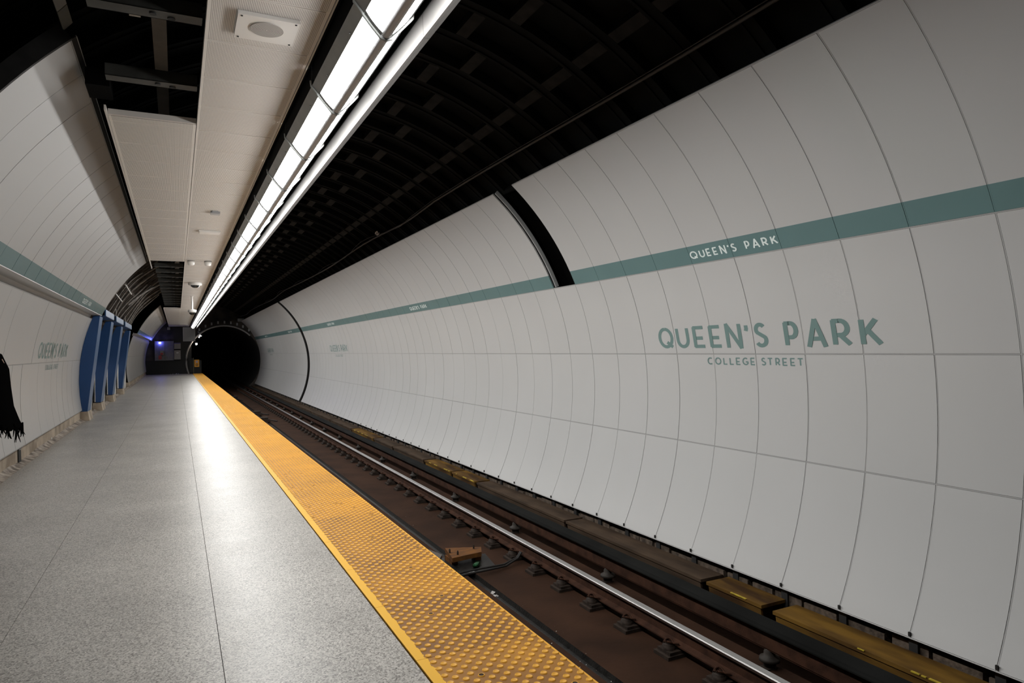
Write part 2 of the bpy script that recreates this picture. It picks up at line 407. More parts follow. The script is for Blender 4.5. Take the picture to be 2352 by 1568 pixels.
# vault lining (black iron segments) ------------------------------------
vt = MB()
RV = 3.98
n = 60
ang = [-35+250*i/n for i in range(n+1)]
vs = []
for a in ang: vs += [cyl(a, RV, -6), cyl(a, RV, YEND)]
vt.mesh(vs, [(2*i, 2*i+1, 2*i+3, 2*i+2) for i in range(n)], CAST, True)
k = 0; y = -5.6
while y < YEND:
    left_open = 18.6 < y < 32.8
    for (a0, a1) in ((20, 124), (124, 185)):
        m = DUSTY if (left_open and a0 == 124) else CAST
        for dy in (-.06, .06):
            arc_panel(vt, y+dy-.018, y+dy+.018, a0, a1, RV-.12, .12, m, 30)
        arc_panel(vt, y-.055, y+.055, a0, a1, RV-.105, .02, m, 30)
    for a in ((60.5, 76) if k % 2 == 0 else (60.5, 71.5)):
        x0, x1 = a-.9, a+.9
        arc_panel(vt, y+.07, y+.56, x0, x1, RV-.12, .12, CASTR, 1)
    for a in (47, 88, 104, 118, 140, 158, 172):
        arc_panel(vt, y+.07, y+.56, a-.5, a+.5, RV-.12, .12, DUSTY if left_open and a > 124 else CAST, 1)
    y += 0.64; k += 1
tag(vt.build('ceiling_vault'), 'black cast iron tunnel vault with ribs over the tracks', None, None, 'structure')

# ------------------------------------------------------------------ floor
fl = MB()
XS = [-1.78, -0.79, 0.166, 0.937]
for i in range(3):
    fl.box(XS[i]+(.0015 if i else 0), XS[i+1]-.0015, -6, YEND, -.05, 0, TERR)
fl.box(-2.1, 0.937, -6, YEND, -.35, -.052, STEELD)
fl.box(.937, 1.46, -6, YEND, -.35, -.02, STEELD)
floor = tag(fl.build('floor'), 'speckled grey terrazzo platform floor', None, None, 'structure')

bl = MB()
bl.box(-2.05, -1.86, -6, 17.12, -.02, .215, CONCW); bl.box(-2.05, -1.86, 32.85, YEND, -.02, .215, CONCW)
random.seed(3)
ys = np.arange(-6, YEND, .45)
prev = None
for y in ys:      # worn cove of grout between kerb and terrazzo
    a = .022+random.uniform(-.005, .008); x = -1.785+random.uniform(-.012, .012)
    cur = [(-1.862, y, .05+random.uniform(-.012, .012)), (-1.82, y, a), (x, y, .007), (x+.02, y, .0012)]
    if prev:
        for i in range(3): bl.face([prev[i], prev[i+1], cur[i+1], cur[i]], DIRTC, True)
    prev = cur
tag(bl.build('baseboard_left'), 'beige concrete kerb with a dirty worn grout edge', None, None, 'structure')

# tactile strip: one thing ------------------------------------------------
ts = MB()
X0, X1 = 0.940, 1.536
TY0, TL = 2.962-9*.709, .709
random.seed(5)
nt_ = int((YEND-TY0)/TL)
for t in range(nt_):
    y0 = TY0+t*TL; y1 = y0+TL
    dx = random.uniform(-.003, .003)
    ts.box(X0, X1+dx, y0+.0012, y1-.0012, -.03, .009, TACB)
strip = tag(ts.build('tactile_strip'), 'yellow tactile warning strip with raised domes along the platform edge', 'tactile paving')
# domes, written straight into one mesh with numpy
def dome_mesh():
    cols = 16; px = (X1-X0-.075)/(cols-1)*1.0; vs = []; fs = []; mi = []
    rows = 20; py = TL/rows
    def tmpl(seg):
        P = []; F = []
        rings = [(.0158, .009), (.0138, .0135), (.0122, .0142), (.0112, .0132)]
        for r, z in rings:
            for q in range(seg): P.append((r*math.cos(2*PI*q/seg), r*math.sin(2*PI*q/seg), z))
        for i in range(len(rings)-1):
            for q in range(seg): F.append((i*seg+q, i*seg+(q+1) % seg, (i+1)*seg+(q+1) % seg, (i+1)*seg+q))
        F.append(tuple((len(rings)-1)*seg+q for q in range(seg)))
        return P, F
    T = {16: tmpl(16), 10: tmpl(10), 6: tmpl(6)}
    for t in range(nt_):
        y0 = TY0+t*TL
        if y0 < .4: continue
        seg = 16 if y0 < 7 else (10 if y0 < 16 else 6)
        P, F = T[seg]
        for r in range(rows):
            for c in range(cols):
                if (r+c) % 2: continue
                cx, cy = X0+.062+c*px, y0+(r+.5)*py
                hole = random.random() < .012
                n = len(vs)
                for (a, b, z) in P: vs.append((cx+a, cy+b, z))
                for f in F: fs.append(tuple(n+i for i in f)); mi.append(0)
                if hole: mi[-1] = 1
    return vs, fs, mi
vs, fs, mi = dome_mesh()
me = bpy.data.meshes.new('domes'); me.from_pydata(vs, [], fs); me.materials.append(TACD); me.materials.append(BRWN)
me.polygons.foreach_set('material_index', mi); me.polygons.foreach_set('use_smooth', [True]*len(fs)); me.update()
do = bpy.data.objects.new('domes', me); C.objects.link(do); do.parent = strip
tag(do, 'raised round yellow domes', None, None, 'stuff')
em = MB(); em.box(X1-.004, X1+.006, TY0, TY0+nt_*TL, -.03, .0095, TACD)
em.build('edge_lip', strip)

# ------------------------------------------------------------------ track bed
BZ = -1.25
bd = MB()
bd.box(1.46, 3.0, -6, YEND, BZ-.1, BZ, BED); bd.box(3.11, 5.6, -6, YEND, BZ-.1, BZ, BED)
bd.face([(3.0, -6, BZ), (3.0, YEND, BZ), (3.02, YEND, BZ-.05), (3.02, -6, BZ-.05)], DRAINM)
bd.face([(3.09, -6, BZ-.05), (3.09, YEND, BZ-.05), (3.11, YEND, BZ), (3.11, -6, BZ)], DRAINM)
bd.box(3.0, 3.11, -6, YEND, BZ-.12, BZ-.045, DRAINM)
bd.box(1.40, 1.46, -6, YEND, BZ-.1, -.02, ENDW)
bd.box(.6, 5.4, YEND, YEND+25, BZ-.1, BZ, BED)
tag(bd.build('floor_trackbed'), 'brown dusty track bed with a black drain groove', None, None, 'structure')

RAILP = [(-.070, 0), (.070, 0), (.070, .012), (.012, .028), (.010, .105), (.034, .120), (.036, .142), (.030, .150), (-.030, .150), (-.036, .142), (-.034, .120), (-.010, .105), (-.012, .028), (-.070, .012)]
def rail(xc, label):
    e = empty('running_rail', (xc, 0, BZ+.08), label, 'rail')
    z = BZ+.08
    b = MB(); b.prism([(xc+x, z+h) for x, h in RAILP[:5]+RAILP[11:]], -6, YEND+20, RUST); part(b, 'web', e)
    h = MB(); h.prism([(xc+x, z+q) for x, q in RAILP[4:12]], -6, YEND+20, RHEAD); part(h, 'rail_head', e, 'polished silver rail head')
    return e
XR = 3.845
rail(XR, 'steel running rail with a shiny head, nearest the yellow planks')
rail(XR-1.565, 'steel running rail close under the platform edge')

# rail fasteners
fs0 = RING0; FSP = .606
def fastener(loc):
    e = empty('rail_fastener', (0, 0, 0), 'x', 'rail fastener', 'rail fasteners along the shiny rail')
    p = MB(); p.box(-.20, .20, -.10, .10, 0, .030, FAST); p.box(-.17, .17, -.085, .085, .030, .055, FAST)
    part(p, 'base_plate', e)
    s2 = MB(); s2.lathe([(.05, .05), (.05, .09), (.03, .10)], (.115, 0, 0), FAST, 12); part(s2, 'shoulder', e)
    s = MB(); s.lathe([(.055, .05), (.055, .085), (.045, .088), (.05, .10), (.03, .104)], (-.115, 0, 0), FAST, 12)
    s.box(-.15, -.06, -.04, .04, .05, .085, FAST)
    part(s, 'shoulder', e)
    c = MB()
    pth = [(-.06, -.07, .105)]
    for q in range(13):
        a = -PI*.9+q*(PI*1.75/12); pth.append((-.115+.038*math.cos(a), .035*math.sin(a)*1.2, .115+.012*math.sin(a*2)))
    pth.append((-.062, .075, .105))
    c.tube(pth, .009, RUST, 6); part(c, 'spring_clip', e)
    e.location = loc
    return e
f0 = fastener((XR, 3.10, BZ)); k = 0
YF = 1.813*2.6-FSP*5
y = 1.9
while YF+k*FSP < YEND-.3:
    o = f0 if k == 0 else copy_tree(f0)
    o.location = (XR, YF+k*FSP, BZ)
    far = YF+k*FSP > 24
    o['label'] = 'small dark fasteners under the shiny rail near the tunnel mouth' if far else 'dark iron fastener with curled clip on the shiny rail, %s from the camera' % nth(k)
    if far: o['group'] = 'far rail fasteners'
    k += 1

# conductor rail ---------------------------------------------------------
e = empty('conductor_rail', (4.30, 0, BZ), 'dark covered power rail between the shiny rail and the wall', 'power rail')
b = MB(); b.prism([(4.27, -1.10), (4.37, -1.10), (4.37, -1.08), (4.335, -1.06), (4.335, -.99), (4.36, -.975), (4.36, -.955), (4.28, -.955), (4.28, -.975), (4.305, -.99), (4.305, -1.06), (4.27, -1.08)], -6, YEND+20, RUST); part(b, 'rail', e)
b = MB(); b.prism([(4.225, -.905), (4.23, -.895), (4.365, -.885), (4.375, -.90), (4.375, -.96), (4.36, -.96), (4.36, -.905), (4.24, -.912)], -6, YEND+20, COVER)
b.prism([(4.225, -.905), (4.215, -.92), (4.215, -.932), (4.225, -.932), (4.235, -.915)], -6, YEND+20, COVER)
part(b, 'cover_board', e, 'grey timber cover board')
b = MB(); b.box(4.262, 4.278, -6, YEND+20, -1.085, -.94, RUST); part(b, 'side_board', e, 'brown side board')
i0 = empty('insulator', (0, 0, 0), 'x', 'insulator', 'insulators carrying the power rail')
b = MB(); b.lathe([(.05, 0), (.05, .05), (.085, .06), (.08, .085), (.045, .10), (.045, .13), (.03, .155)], (0, 0, 0), PORC, 18); part(b, 'bell', i0)
b = MB(); b.box(-.16, .04, -.045, .045, 0, .012, FAST); b.prism([(-.20, .012), (-.10, .012), (-.10, .02), (-.17, .06)], -.03, .03, FAST); part(b, 'foot_bracket', i0)
for k in range(21):
    o = i0 if k == 0 else copy_tree(i0)
    o.location = (4.30, 4.14-2.33+k*2.335, BZ)
    o['label'] = ('grey insulator under the power rail, %s from the camera' % nth(k)) if k < 12 else 'tiny insulators under the power rail near the tunnel mouth'
    if k >= 12: o['group'] = 'far insulators'

# planks beside the wall -----------------------------------------------------
random.seed(11)
segs = [(-3.0, 1.2, 'y'), (1.25, 4.44, 'y'), (4.57, 5.28, 'y'), (5.36, 8.0, 'b'), (8.05, 11.05, 'b'), (11.15, 12.25, 'y'), (12.33, 13.85, 'y'), (13.95, 16.2, 'b'), (16.3, 18.0, 'b'), (18.1, 20.6, 'y'), (20.7, 23.8, 'b'), (23.9, 27.5, 'b'), (27.6, 31.4, 'b'), (31.5, 36, 'b'), (36.1, 41, 'b'), (41.1, 46, 'b'), (46.1, 51.4, 'b')]
PL = {1: 'long dirty yellow plank by the wall, foremost in view', 2: 'short dirty yellow plank by the wall with a chipped bright edge',
      5: 'faded yellow plank by the wall, third yellow one from the camera', 6: 'faded yellow plank by the wall, fourth yellow one from the camera', 9: 'small far yellow plank by the wall, last of the yellow ones'}
nb = 0
for i, (a, b_, kx) in enumerate(segs):
    p = MB(); m = YELW if kx == 'y' else BRWN; z = -.955+random.uniform(-.004, .004)
    p.prism([(4.655, z), (4.655, z-.03), (4.95, z-.03), (4.95, z)], a, b_, m)
    p.prism([(4.665, z-.03), (4.68, z-.13), (4.70, z-.13), (4.69, z-.03)], a+.02, b_-.02, m)
    p.box(4.70, 4.93, a+.1, a+.2, BZ, z-.03, BRWN); p.box(4.70, 4.93, b_-.2, b_-.1, BZ, z-.03, BRWN)
    nm = 'yellow_plank' if kx == 'y' else 'brown_plank'
    o = p.build(nm, None, (4.8, a, BZ))
    if kx == 'y':
        q = MB(); yy = a+.03; q = None
        while yy < b_-.05:
            L = random.uniform(.03, .22); 
            if random.random() < .45:
                q = MB(); q.box(4.648, 4.655+random.uniform(.002, .014), yy, min(b_-.01, yy+L), z-.006, z+.0015, YELE); part(q, 'chipped_edge', o, 'bright yellow chipped edge')
            yy += L+random.uniform(.01, .06)
        tag(o, PL.get(i, 'yellow plank by the wall behind the foremost one'), 'plank', 'yellow planks by the wall')
    else:
        nb += 1; tag(o, 'brown timber plank at the wall foot, %s from the camera' % nth(nb-1), 'plank', 'brown planks by the wall')
# stone footing with posts under the wall
st = MB(); y = 1.0
while y < YEND-.5:
    L = random.uniform(.22, .42); h = random.uniform(.02, .07)
    st.box(4.965+random.uniform(0, .02), 5.25, y, y+L, BZ, -.955+h-.01, STONE, rot=random.uniform(-.05, .05)); y += L+random.uniform(.01, .06)
tag(st.build('stone_footing'), 'rough stone blocks laid in a row below the white wall', 'stone footing', None, 'stuff')
ps = MB()
for k in range(-4, KEND): 
    y = RING0+k*RINGD; ps.box(4.955, 5.0, y-.035, y+.035, BZ, -.83, STEELD)
tag(ps.build('trim_1'), 'short dark steel brackets under the wall panels', None, None, 'structure')

b = MB(); b.mesh([(2.86, 7.42, BZ+.003), (3.42, 7.52, BZ+.003), (3.52, 8.12, BZ+.003), (2.88, 8.25, BZ+.003), (2.86, 7.42, BZ+.001), (3.42, 7.52, BZ+.001), (3.52, 8.12, BZ+.001), (2.88, 8.25, BZ+.001)], [(0, 1, 2, 3), (7, 6, 5, 4), (0, 4, 5, 1), (1, 5, 6, 2), (2, 6, 7, 3), (3, 7, 4, 0)], DRAINM)
tag(b.build('sump_dark_patch', None, (3.1, 7.8, BZ)), 'wet black sump in the track bed under the orange timber block', 'sump')  # flat black plate painting the darkness of the open pit
# timber over the sump, litter, hoses ------------------------------------------
e = empty('timber_block', (3.17, 8.0, BZ), 'orange brown timber block bolted down beside the drain groove', 'timber')
b = MB()
pts = [(2.95, 7.80), (3.36, 7.86), (3.44, 8.06), (3.02, 8.24)]
zt, zb = BZ+.115, BZ+.06
vv = [(x, y, zb) for x, y in pts]+[(x, y, zt) for x, y in pts]
b.mesh(vv, [(3, 2, 1, 0), (4, 5, 6, 7), (0, 1, 5, 4), (1, 2, 6, 5), (2, 3, 7, 6), (3, 0, 4, 7)], WOOD)
b.box(2.98, 3.06, 7.9, 8.15, BZ, zb, WOOD); b.box(3.3, 3.38, 7.92, 8.05, BZ, zb, WOOD)
part(b, 'plank', e)
for x, y in ((3.0, 8.02), (3.06, 7.90), (3.33, 8.04)):
    b = MB(); b.lathe([(.012, 0), (.012, .03), (.006, .05)], (x, y, zt), FAST, 8); part(b, 'bolt', e)
b = MB(); b.mesh([(2.955, 8.18, BZ+.012), (2.915, 8.16, BZ+.008), (2.945, 8.66, BZ+.003), (2.955, 8.17, BZ+.06)], [(0, 1, 2), (3, 2, 1), (0, 2, 3), (0, 3, 1)], M('pale_wedge', (.09, .075, .062), .7))
tag(b.build('metal_wedge', None, (2.93, 8.4, BZ)), 'pointed pale metal wedge behind the orange timber block', 'wedge')
def blob(name, c, r, mat, label, cat, n=18, flat=.5):
    b = MB(); vs = []
    for i in range(n):
        a = random.uniform(0, 2*PI); rr = r*random.uniform(.3, 1)
        x, y = c[0]+rr*math.cos(a), c[1]+rr*math.sin(a)
        s = r*random.uniform(.15, .45); z = c[2]+s*.12
        b.face([(x, y, z-s*.1), (x+s, y+s*.3*random.uniform(-1, 1), z+s*flat*random.random()), (x+s*.4, y+s, z+s*flat*random.random()), (x-s*.3, y+s*.5, z)], mat)
    return tag(b.build(name, None, c), label, cat)
b = MB(); b.lathe([(.012, 0), (.016, .01), (.034, .035), (.036, .15), (.03, .17), (.01, .172)], (0, 0, 0), GREENG, 14, 'x')
o = b.build('crushed_can'); o.location = (3.16, 7.62, BZ+.035); o.rotation_euler = (0, 0.1, .9); o.scale = (1, 1, .8)
tag(o, 'green and silver crushed can lying below the orange timber block', 'can')
blob('litter', (3.14, 7.53, BZ), .09, FOIL, 'crumpled silver wrapper next to the green can', 'litter', 10)
blob('litter', (3.05, 6.80, BZ-.045), .10, M('pale_scraps', (.35, .33, .31), .6), 'pale torn scraps of litter in the drain groove', 'litter', 16)
gr = MB(); random.seed(21)
for i in range(420):
    y = 1+random.random()**1.6*26; x = random.gauss(3.055, .07); s = random.uniform(.002, .007)
    z = BZ+(-.045 if 3.02 < x < 3.09 else 0.0)
    if 3.0 < x < 3.02 or 3.09 < x < 3.11: continue
    gr.face([(x, y, z+.001), (x+s, y+s*.4, z+s), (x+s*.6, y+s*1.6, z+.002), (x-s*.4, y+s, z+s*.4)], STONE if random.random() < .8 else WHT)
tag(gr.build('track_grit'), 'scattered grit and tiny scraps along the drain groove', 'grit', None, 'stuff')
for k, (off, lb) in enumerate(((0, 'black hose from under the platform to the shiny rail, left of the pair'), (.09, 'black hose from under the platform to the shiny rail, right of the pair'))):
    b = MB(); b.tube([(1.6, 7.15-off*.6, BZ+.02), (2.4, 7.32-off*.6, BZ+.02), (2.76, 7.42-off, BZ+.035), (2.96, 7.44-off, BZ+.05), (3.2, 7.46-off, BZ+.05), (3.5, 7.52-off*.7, BZ+.03), (3.70, 7.56-off*.3, BZ+.07), (3.76, 7.58-off*.3, BZ+.13)], .013, CABLEM, 8)
    tag(b.build('hose', None, (3, 7.4, BZ)), lb, 'hose')
for k, (x, y, sc, lb) in enumerate(((3.06, 30.6, 1.0, 'small dark box beside the platform edge near the tunnel, middle of three'), (3.02, 27.6, 1.0, 'small dark box beside the platform edge near the tunnel, closest of three'), (2.87, 40.5, 1.5, 'cluttered dark box beside the platform edge, closest to the tunnel mouth'))):
    b = MB(); b.box(x-.25*sc, x+.1*sc, y-.3, y+.3, BZ, BZ+.09, FAST); b.box(x-.2*sc, x+.05*sc, y-.2, y+.2, BZ+.09, BZ+.16*sc, FAST); b.tube([(x+.1, y, BZ+.05), (x+.35, y-.4, BZ+.02)], .02, CABLEM)
    tag(b.build('track_box', None, (x, y, BZ)), lb, 'track box', 'dark boxes by the platform edge')

# ------------------------------------------------------------------ suspended ceiling
ZC = 3.2
cl = MB()
def slab(x0, x1, y0, y1):
    g = .0025
    x0, x1, y0, y1 = x0+g, x1-g, y0+g, y1-g
    cl.box(x0, x1, y0, y1, ZC, ZC+.045, PERF)
    y = 4.295+.594*math.ceil((y0-4.295+.05)/.594)
    while y < y1-.05:
        cl.prism([(x0+.02, ZC), (x0+.022, ZC-.0035), (x1-.022, ZC-.0035), (x1-.02, ZC)], y-.004, y+.004, CEILM); y += .594
XL, XM, XRt = -.44, .166, .765
slab(XL, XM, 5.95, 8.127)
for a, b_ in ((8.127, 14.95), (30.7, 41.0), (41.0, YEND-.3)): slab(XL, XM, a, b_)
for a, b_ in ((-6, 2.2), (2.2, 8.127), (8.127, 20.0), (20.0, 30.7), (30.7, 41.0), (41.0, YEND-.3)): slab(XM, XRt, a, b_)
# edge lips
for a, b_ in ((5.8, 14.95), (14.95, 16.4), (30.7, YEND-.3)): cl.box(XL-.014, XL-.001, a, b_, ZC-.006, ZC+.03, CEILM)
cl.box(XRt+.001, XRt+.010, -6, YEND-.3, ZC-.004, ZC+.05, CEILM)
cl.box(XL+.002, XM-.002, 5.925, 5.948, ZC+.003, ZC+.045, CEILM)
ceil = tag(cl.build('ceiling'), 'suspended ceiling of white perforated metal panels', None, None, 'structure')
# black deck over the lights and white fascia
dk = MB(); dk.box(.79, 1.197, -6, YEND-.3, 3.42, 3.44, TROUGH); dk.box(.776, .79, -6, YEND-.3, 3.2, 3.42, TROUGH)
tag(dk.build('trim_2'), 'dark metal trough above the row of light boxes', None, None, 'structure')
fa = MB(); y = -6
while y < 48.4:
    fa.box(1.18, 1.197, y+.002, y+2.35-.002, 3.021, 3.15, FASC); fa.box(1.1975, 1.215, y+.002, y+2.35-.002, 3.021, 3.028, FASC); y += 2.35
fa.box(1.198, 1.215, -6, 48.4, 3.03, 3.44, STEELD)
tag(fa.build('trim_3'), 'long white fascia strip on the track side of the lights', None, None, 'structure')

# channels in the ceiling openings
c0 = MB(); c0.box(-.40, .155, -.055, .055, 0, .006, CHAN); c0.box(-.40, .155, -.055, -.049, 0, .075, CHAN); c0.box(-.40, .155, .049, .055, 0, .075, CHAN)
c0.box(-.40, .155, -.052, -.03, .075, .080, CHAN); c0.lathe([(.018, -.008), (.018, .0)], (-.09, -.01, 0), STEELD, 10); c0.lathe([(.02, -.006), (.02, .0)], (.0, .02, 0), GAPD, 10)
ch0 = c0.build('ceiling_channel')
chans = [4.19, 5.28]+[15.35+1.09*k for k in range(14)]
for k, y in enumerate(chans):
    o = ch0 if k == 0 else ch0.copy()
    if k: C.objects.link(o)
    o.location = (0, y, ZC+.05)
    o['category'] = 'ceiling channel'
    if k < 2: o['label'] = ['dark steel channel across the near ceiling opening, at the top of the photo', 'dark steel channel across the near ceiling opening, next to the white panel'][k]; o['group'] = 'channels in the near ceiling opening'
    else: o['label'] = 'grey steel channel in the far ceiling opening, %s from the camera' % nth(k-2); o['group'] = 'channels in the far ceiling opening'
b = MB(); b.box(-.12, -.03, 1.5, 9, 3.62, 3.66, M('plaster_runner', (.15, .135, .115), .7, var=.1)); 
tag(b.build('runner_bar'), 'pale flat runner bar above the near ceiling opening', 'runner bar')
b = MB(); b.box(-.0, .07, 14.5, 31, 3.34, 3.37, CONDU)
for y in np.arange(14.8, 31, .5): b.box(-.01, .08, y, y+.05, 3.325, 3.345, CONDU)
tag(b.build('cable_tray'), 'narrow cable tray running over the channels of the far ceiling opening', 'cable tray')
b = MB(); b.box(-.55, -.40, 5.6, 5.9, 3.3, 3.42, TROUGH)
tag(b.build('junction_box', None, (-.47, 5.75, 3.3)), 'dark box hanging at the corner of the near ceiling opening', 'junction box')
b = MB(); b.box(-.26, -.19, 5.0, 5.35, 3.72, 3.73, WHITEP)
tag(b.build('paper_tag', None, (-.22, 5.2, 3.72)), 'white tag hanging inside the near ceiling opening', 'tag')
# hanging end of a removed trim at the top of the left wall
b = MB(); b.prism([(-.63, 3.50), (-.58, 3.56), (-.575, 3.555), (-.625, 3.495)], 4.25, 4.95, M('dull_strip', (.20, .20, .19), .5)); b.prism([(-.63, 3.50), (-.58, 3.56), (-.575, 3.555), (-.625, 3.495)], 4.96, 5.22, M('dull_strip2', (.10, .10, .085), .5))
b.prism([(-.67, 3.455), (-.63, 3.50), (-.625, 3.495), (-.665, 3.45)], 4.25, 4.62, MATS['dull_strip'])
tag(b.build('loose_trim', None, (-.6, 4.7, 3.5)), 'loose grey metal trim above the top corner of the left wall', 'trim piece')

# ------------------------------------------------------------------ light boxes
LL = 1.175
def light_fixture():
    e = empty('light_fixture', (.95, 0, ZC+.1), 'x', 'light fixture', 'row of light boxes over the platform edge')
    L = LL
    h = MB()
    h.prism([(.80, 3.09), (.803, 3.085), (.845, 3.037), (.850, 3.041), (.812, 3.10), (.806, 3.10)], .004, L-.004, STEELG); h.prism([(.80, 3.092), (.812, 3.10), (.812, 3.25), (.80, 3.25)], .004, L-.004, TROUGH)
    h.prism([(1.072, 3.051), (1.084, 3.060), (1.084, 3.25), (1.076, 3.25), (1.076, 3.064), (1.068, 3.056)], .004, L-.004, STEELD)
    h.box(.812, 1.084, .004, L-.004, 3.23, 3.25, STEELG)
    h.box(.83, .845, .25, .262, 3.045, 3.048, STEELD); h.box(.83, .845, .85, .862, 3.045, 3.048, STEELD)
    part(h, 'housing', e)
    def bow(x0, z0, x1, z1, nx, nz, y0, y1, mat):
        b = MB(); P = []
        for q in range(7):
            t = q/6; d = .005*4*t*(1-t); P.append((x0+(x1-x0)*t+nx*d, z0+(z1-z0)*t+nz*d))
        b.mesh([(x, y, z) for x, z in P for y in (y0, y1)], [(2*q, 2*q+2, 2*q+3, 2*q+1) for q in range(6)], mat, True)
        return b
    for (x0, z0, x1, z1, nx, nz, m_) in ((.846, 3.039, .927, 2.946, -.75, -.66, LENS), (1.072, 3.053, .975, 2.946, .74, -.67, LENSR)):
        part(bow(x0, z0, x1, z1, nx, nz, .03, L-.03, m_), 'lens', e, 'glowing white lens')
        part(bow(x0, z0, x1, z1, nx, nz, .0, .03, STEELG), 'end_strip', e)
        part(bow(x0, z0, x1, z1, nx, nz, L-.03, L, STEELG), 'end_strip', e)
    a = MB(); a.prism([(.924, 2.949), (.936, 2.935), (.951, 2.930), (.966, 2.935), (.978, 2.949), (.95, 2.96)], .004, L-.004, RAILG, True); part(a, 'bottom_rail', e)
    c = MB(); P = [(.794, 3.12), (.797, 3.084), (.812, 3.070), (.830, 3.048), (.840, 3.030), (.924, 2.934), (.951, 2.924), (.978, 2.934), (1.080, 3.047), (1.09, 3.058), (1.092, 3.11)]
    c.tube([(x, 0, z) for x, z in P], .008, STEELG, 6); part(c, 'clip', e)
    return e
DIMMED = {}
lf0 = light_fixture()
for c in lf0.children: c.location = (0, 0, 0)
k = 0
for i in range(-1, 38):
    o = lf0 if k == 0 else copy_tree(lf0)
    o.location = (.95, 3.30+i*LL, ZC+.1)
    if k < 20: o['label'] = 'glowing ceiling light box over the platform edge, %s from the camera' % nth(k)
    else: o['label'] = 'far light boxes merging into one bright line'; o['group'] = 'far light boxes'
    if i >= 25:  # far lenses dimmed to darken the walls around them
        for c in o.children:
            if c.name.startswith('lens'):
                key = c.data.materials[0].name
                if not key.endswith('_dimmed'):
                    if key not in DIMMED:
                        me2 = c.data.copy(); me2.materials[0] = emat(key+'_dimmed', TUBE_COL, (LAMP_L if key == 'glowing_lens' else LAMP_R)*.5); DIMMED[key] = me2
                    c.data = DIMMED[key]
    k += 1

# ------------------------------------------------------------------ ceiling things
e = empty('ceiling_speaker', (.477, 3.985, ZC), 'white ceiling speaker panel with a round grille', 'speaker')
b = MB(); b.box(.315, .632, 3.845, 4.145, ZC-.022, ZC-.001, WHITEP); part(b, 'plate', e)
b = MB(); b.lathe([(.088, -.004), (.088, 0)], (0, 0, 0), GRILLE, 40); g = b.build('grille', e); g.location = (-.004, -.005, -.0225)
for sx in (.335, .612):
    for sy in (3.862, 4.128):
        b = MB(); b.lathe([(.006, -.003), (.006, 0)], (sx, sy, ZC-.022), STEELD, 8); part(b, 'screw', e)
b = MB(); b.box(.318, .61, 11.02, 11.22, ZC-.02, ZC-.001, WHITEP); b.box(.33, .598, 11.035, 11.205, ZC-.03, ZC-.02, WHITEP)
tag(b.build('ceiling_fitting', None, (.46, 11.1, ZC)), 'white rectangular ceiling fitting beyond the small grey box', 'ceiling fitting')
b = MB(); b.box(.415, .525, 9.50, 9.62, ZC-.03, ZC-.001, GREYP); b.box(.43, .50, 9.47, 9.50, ZC-.02, ZC-.001, GREYP)
tag(b.build('sensor_box', None, (.47, 9.55, ZC)), 'small grey sensor box on the white ceiling', 'sensor')
for x, lb in ((.275, 'round white smoke detector on the ceiling, left of two'), (.575, 'round white smoke detector on the ceiling, right of two')):
    e = empty('smoke_detector', (x, 14.75, ZC), lb, 'smoke detector', 'smoke detectors')
    b = MB(); b.lathe([(.066, -.02), (.066, -.001)], (x, 14.75, ZC), BOXG, 24); part(b, 'base', e)
    b = MB(); b.lathe([(.03, -.095), (.058, -.08), (.068, -.03), (.062, -.02)], (x, 14.75, ZC), WHITEP, 24); part(b, 'cap', e)
e = empty('dome_camera', (.45, 19.4, ZC), 'white dome camera mounted flat on the ceiling', 'camera')
b = MB(); b.lathe([(.14, -.07), (.165, -.05), (.165, -.001)], (.45, 19.4, ZC), WHITEP, 24); part(b, 'housing', e)
b = MB(); b.lathe([(.02, -.135), (.07, -.12), (.10, -.09), (.11, -.07)], (.45, 19.4, ZC), DOMEB, 20); part(b, 'dome', e)
e = empty('hanging_camera', (.46, 24.0, ZC), 'white dome camera hanging from the ceiling on a short pole', 'camera')
b = MB(); b.lathe([(.05, -.012), (.05, -.001)], (.46, 24.0, ZC), WHITEP, 16); b.tube([(.46, 24, ZC-.01), (.46, 24, ZC-.42)], .028, WHITEP, 12); part(b, 'pole', e)
b = MB(); b.lathe([(.115, -.52), (.125, -.50), (.125, -.44), (.05, -.415)], (.46, 24, ZC), WHITEP, 22); part(b, 'housing', e)
b = MB(); b.lathe([(.02, -.60), (.06, -.585), (.085, -.55), (.095, -.52)], (.46, 24, ZC), DOMEB, 18); part(b, 'dome', e)

# ------------------------------------------------------------------ cables on the vault
random.seed(4)
def vcable(name, a0, dr, rad, lab, wig=0.0):
    pts = []
    y = 0.5
    while y < 51:
        a = a0+.15*math.sin(y*.9)
        if y > 13: a += -1.2+ .6*math.sin(y*.5)+wig*math.sin(y*1.3)
        elif y > 11: a += -1.2*(y-11)/2
        pts.append(cyl(a, 3.78+dr, y)); y += .7
    b = MB(); b.tube(pts, rad, VCAB, 6); tag(b.build(name, None, pts[0]), lab, 'cable')
vcable('cable', 53.9, 0, .017, 'thick black cable slung along the vault above the right wall')
vcable('thin_cable', 54.5, -.02, .004, 'thin wire running just above the thick vault cable', .8)
b = MB(); pts = [cyl(54.5+.6*math.sin(t*2), 3.76, 14.5+.12*math.cos(t*3)) for t in np.linspace(0, 3, 12)]; b.tube(pts, .01, ROD, 5)
tag(b.build('wire_loop', None, pts[0]), 'small pale loop of wire on the vault cable', 'wire')

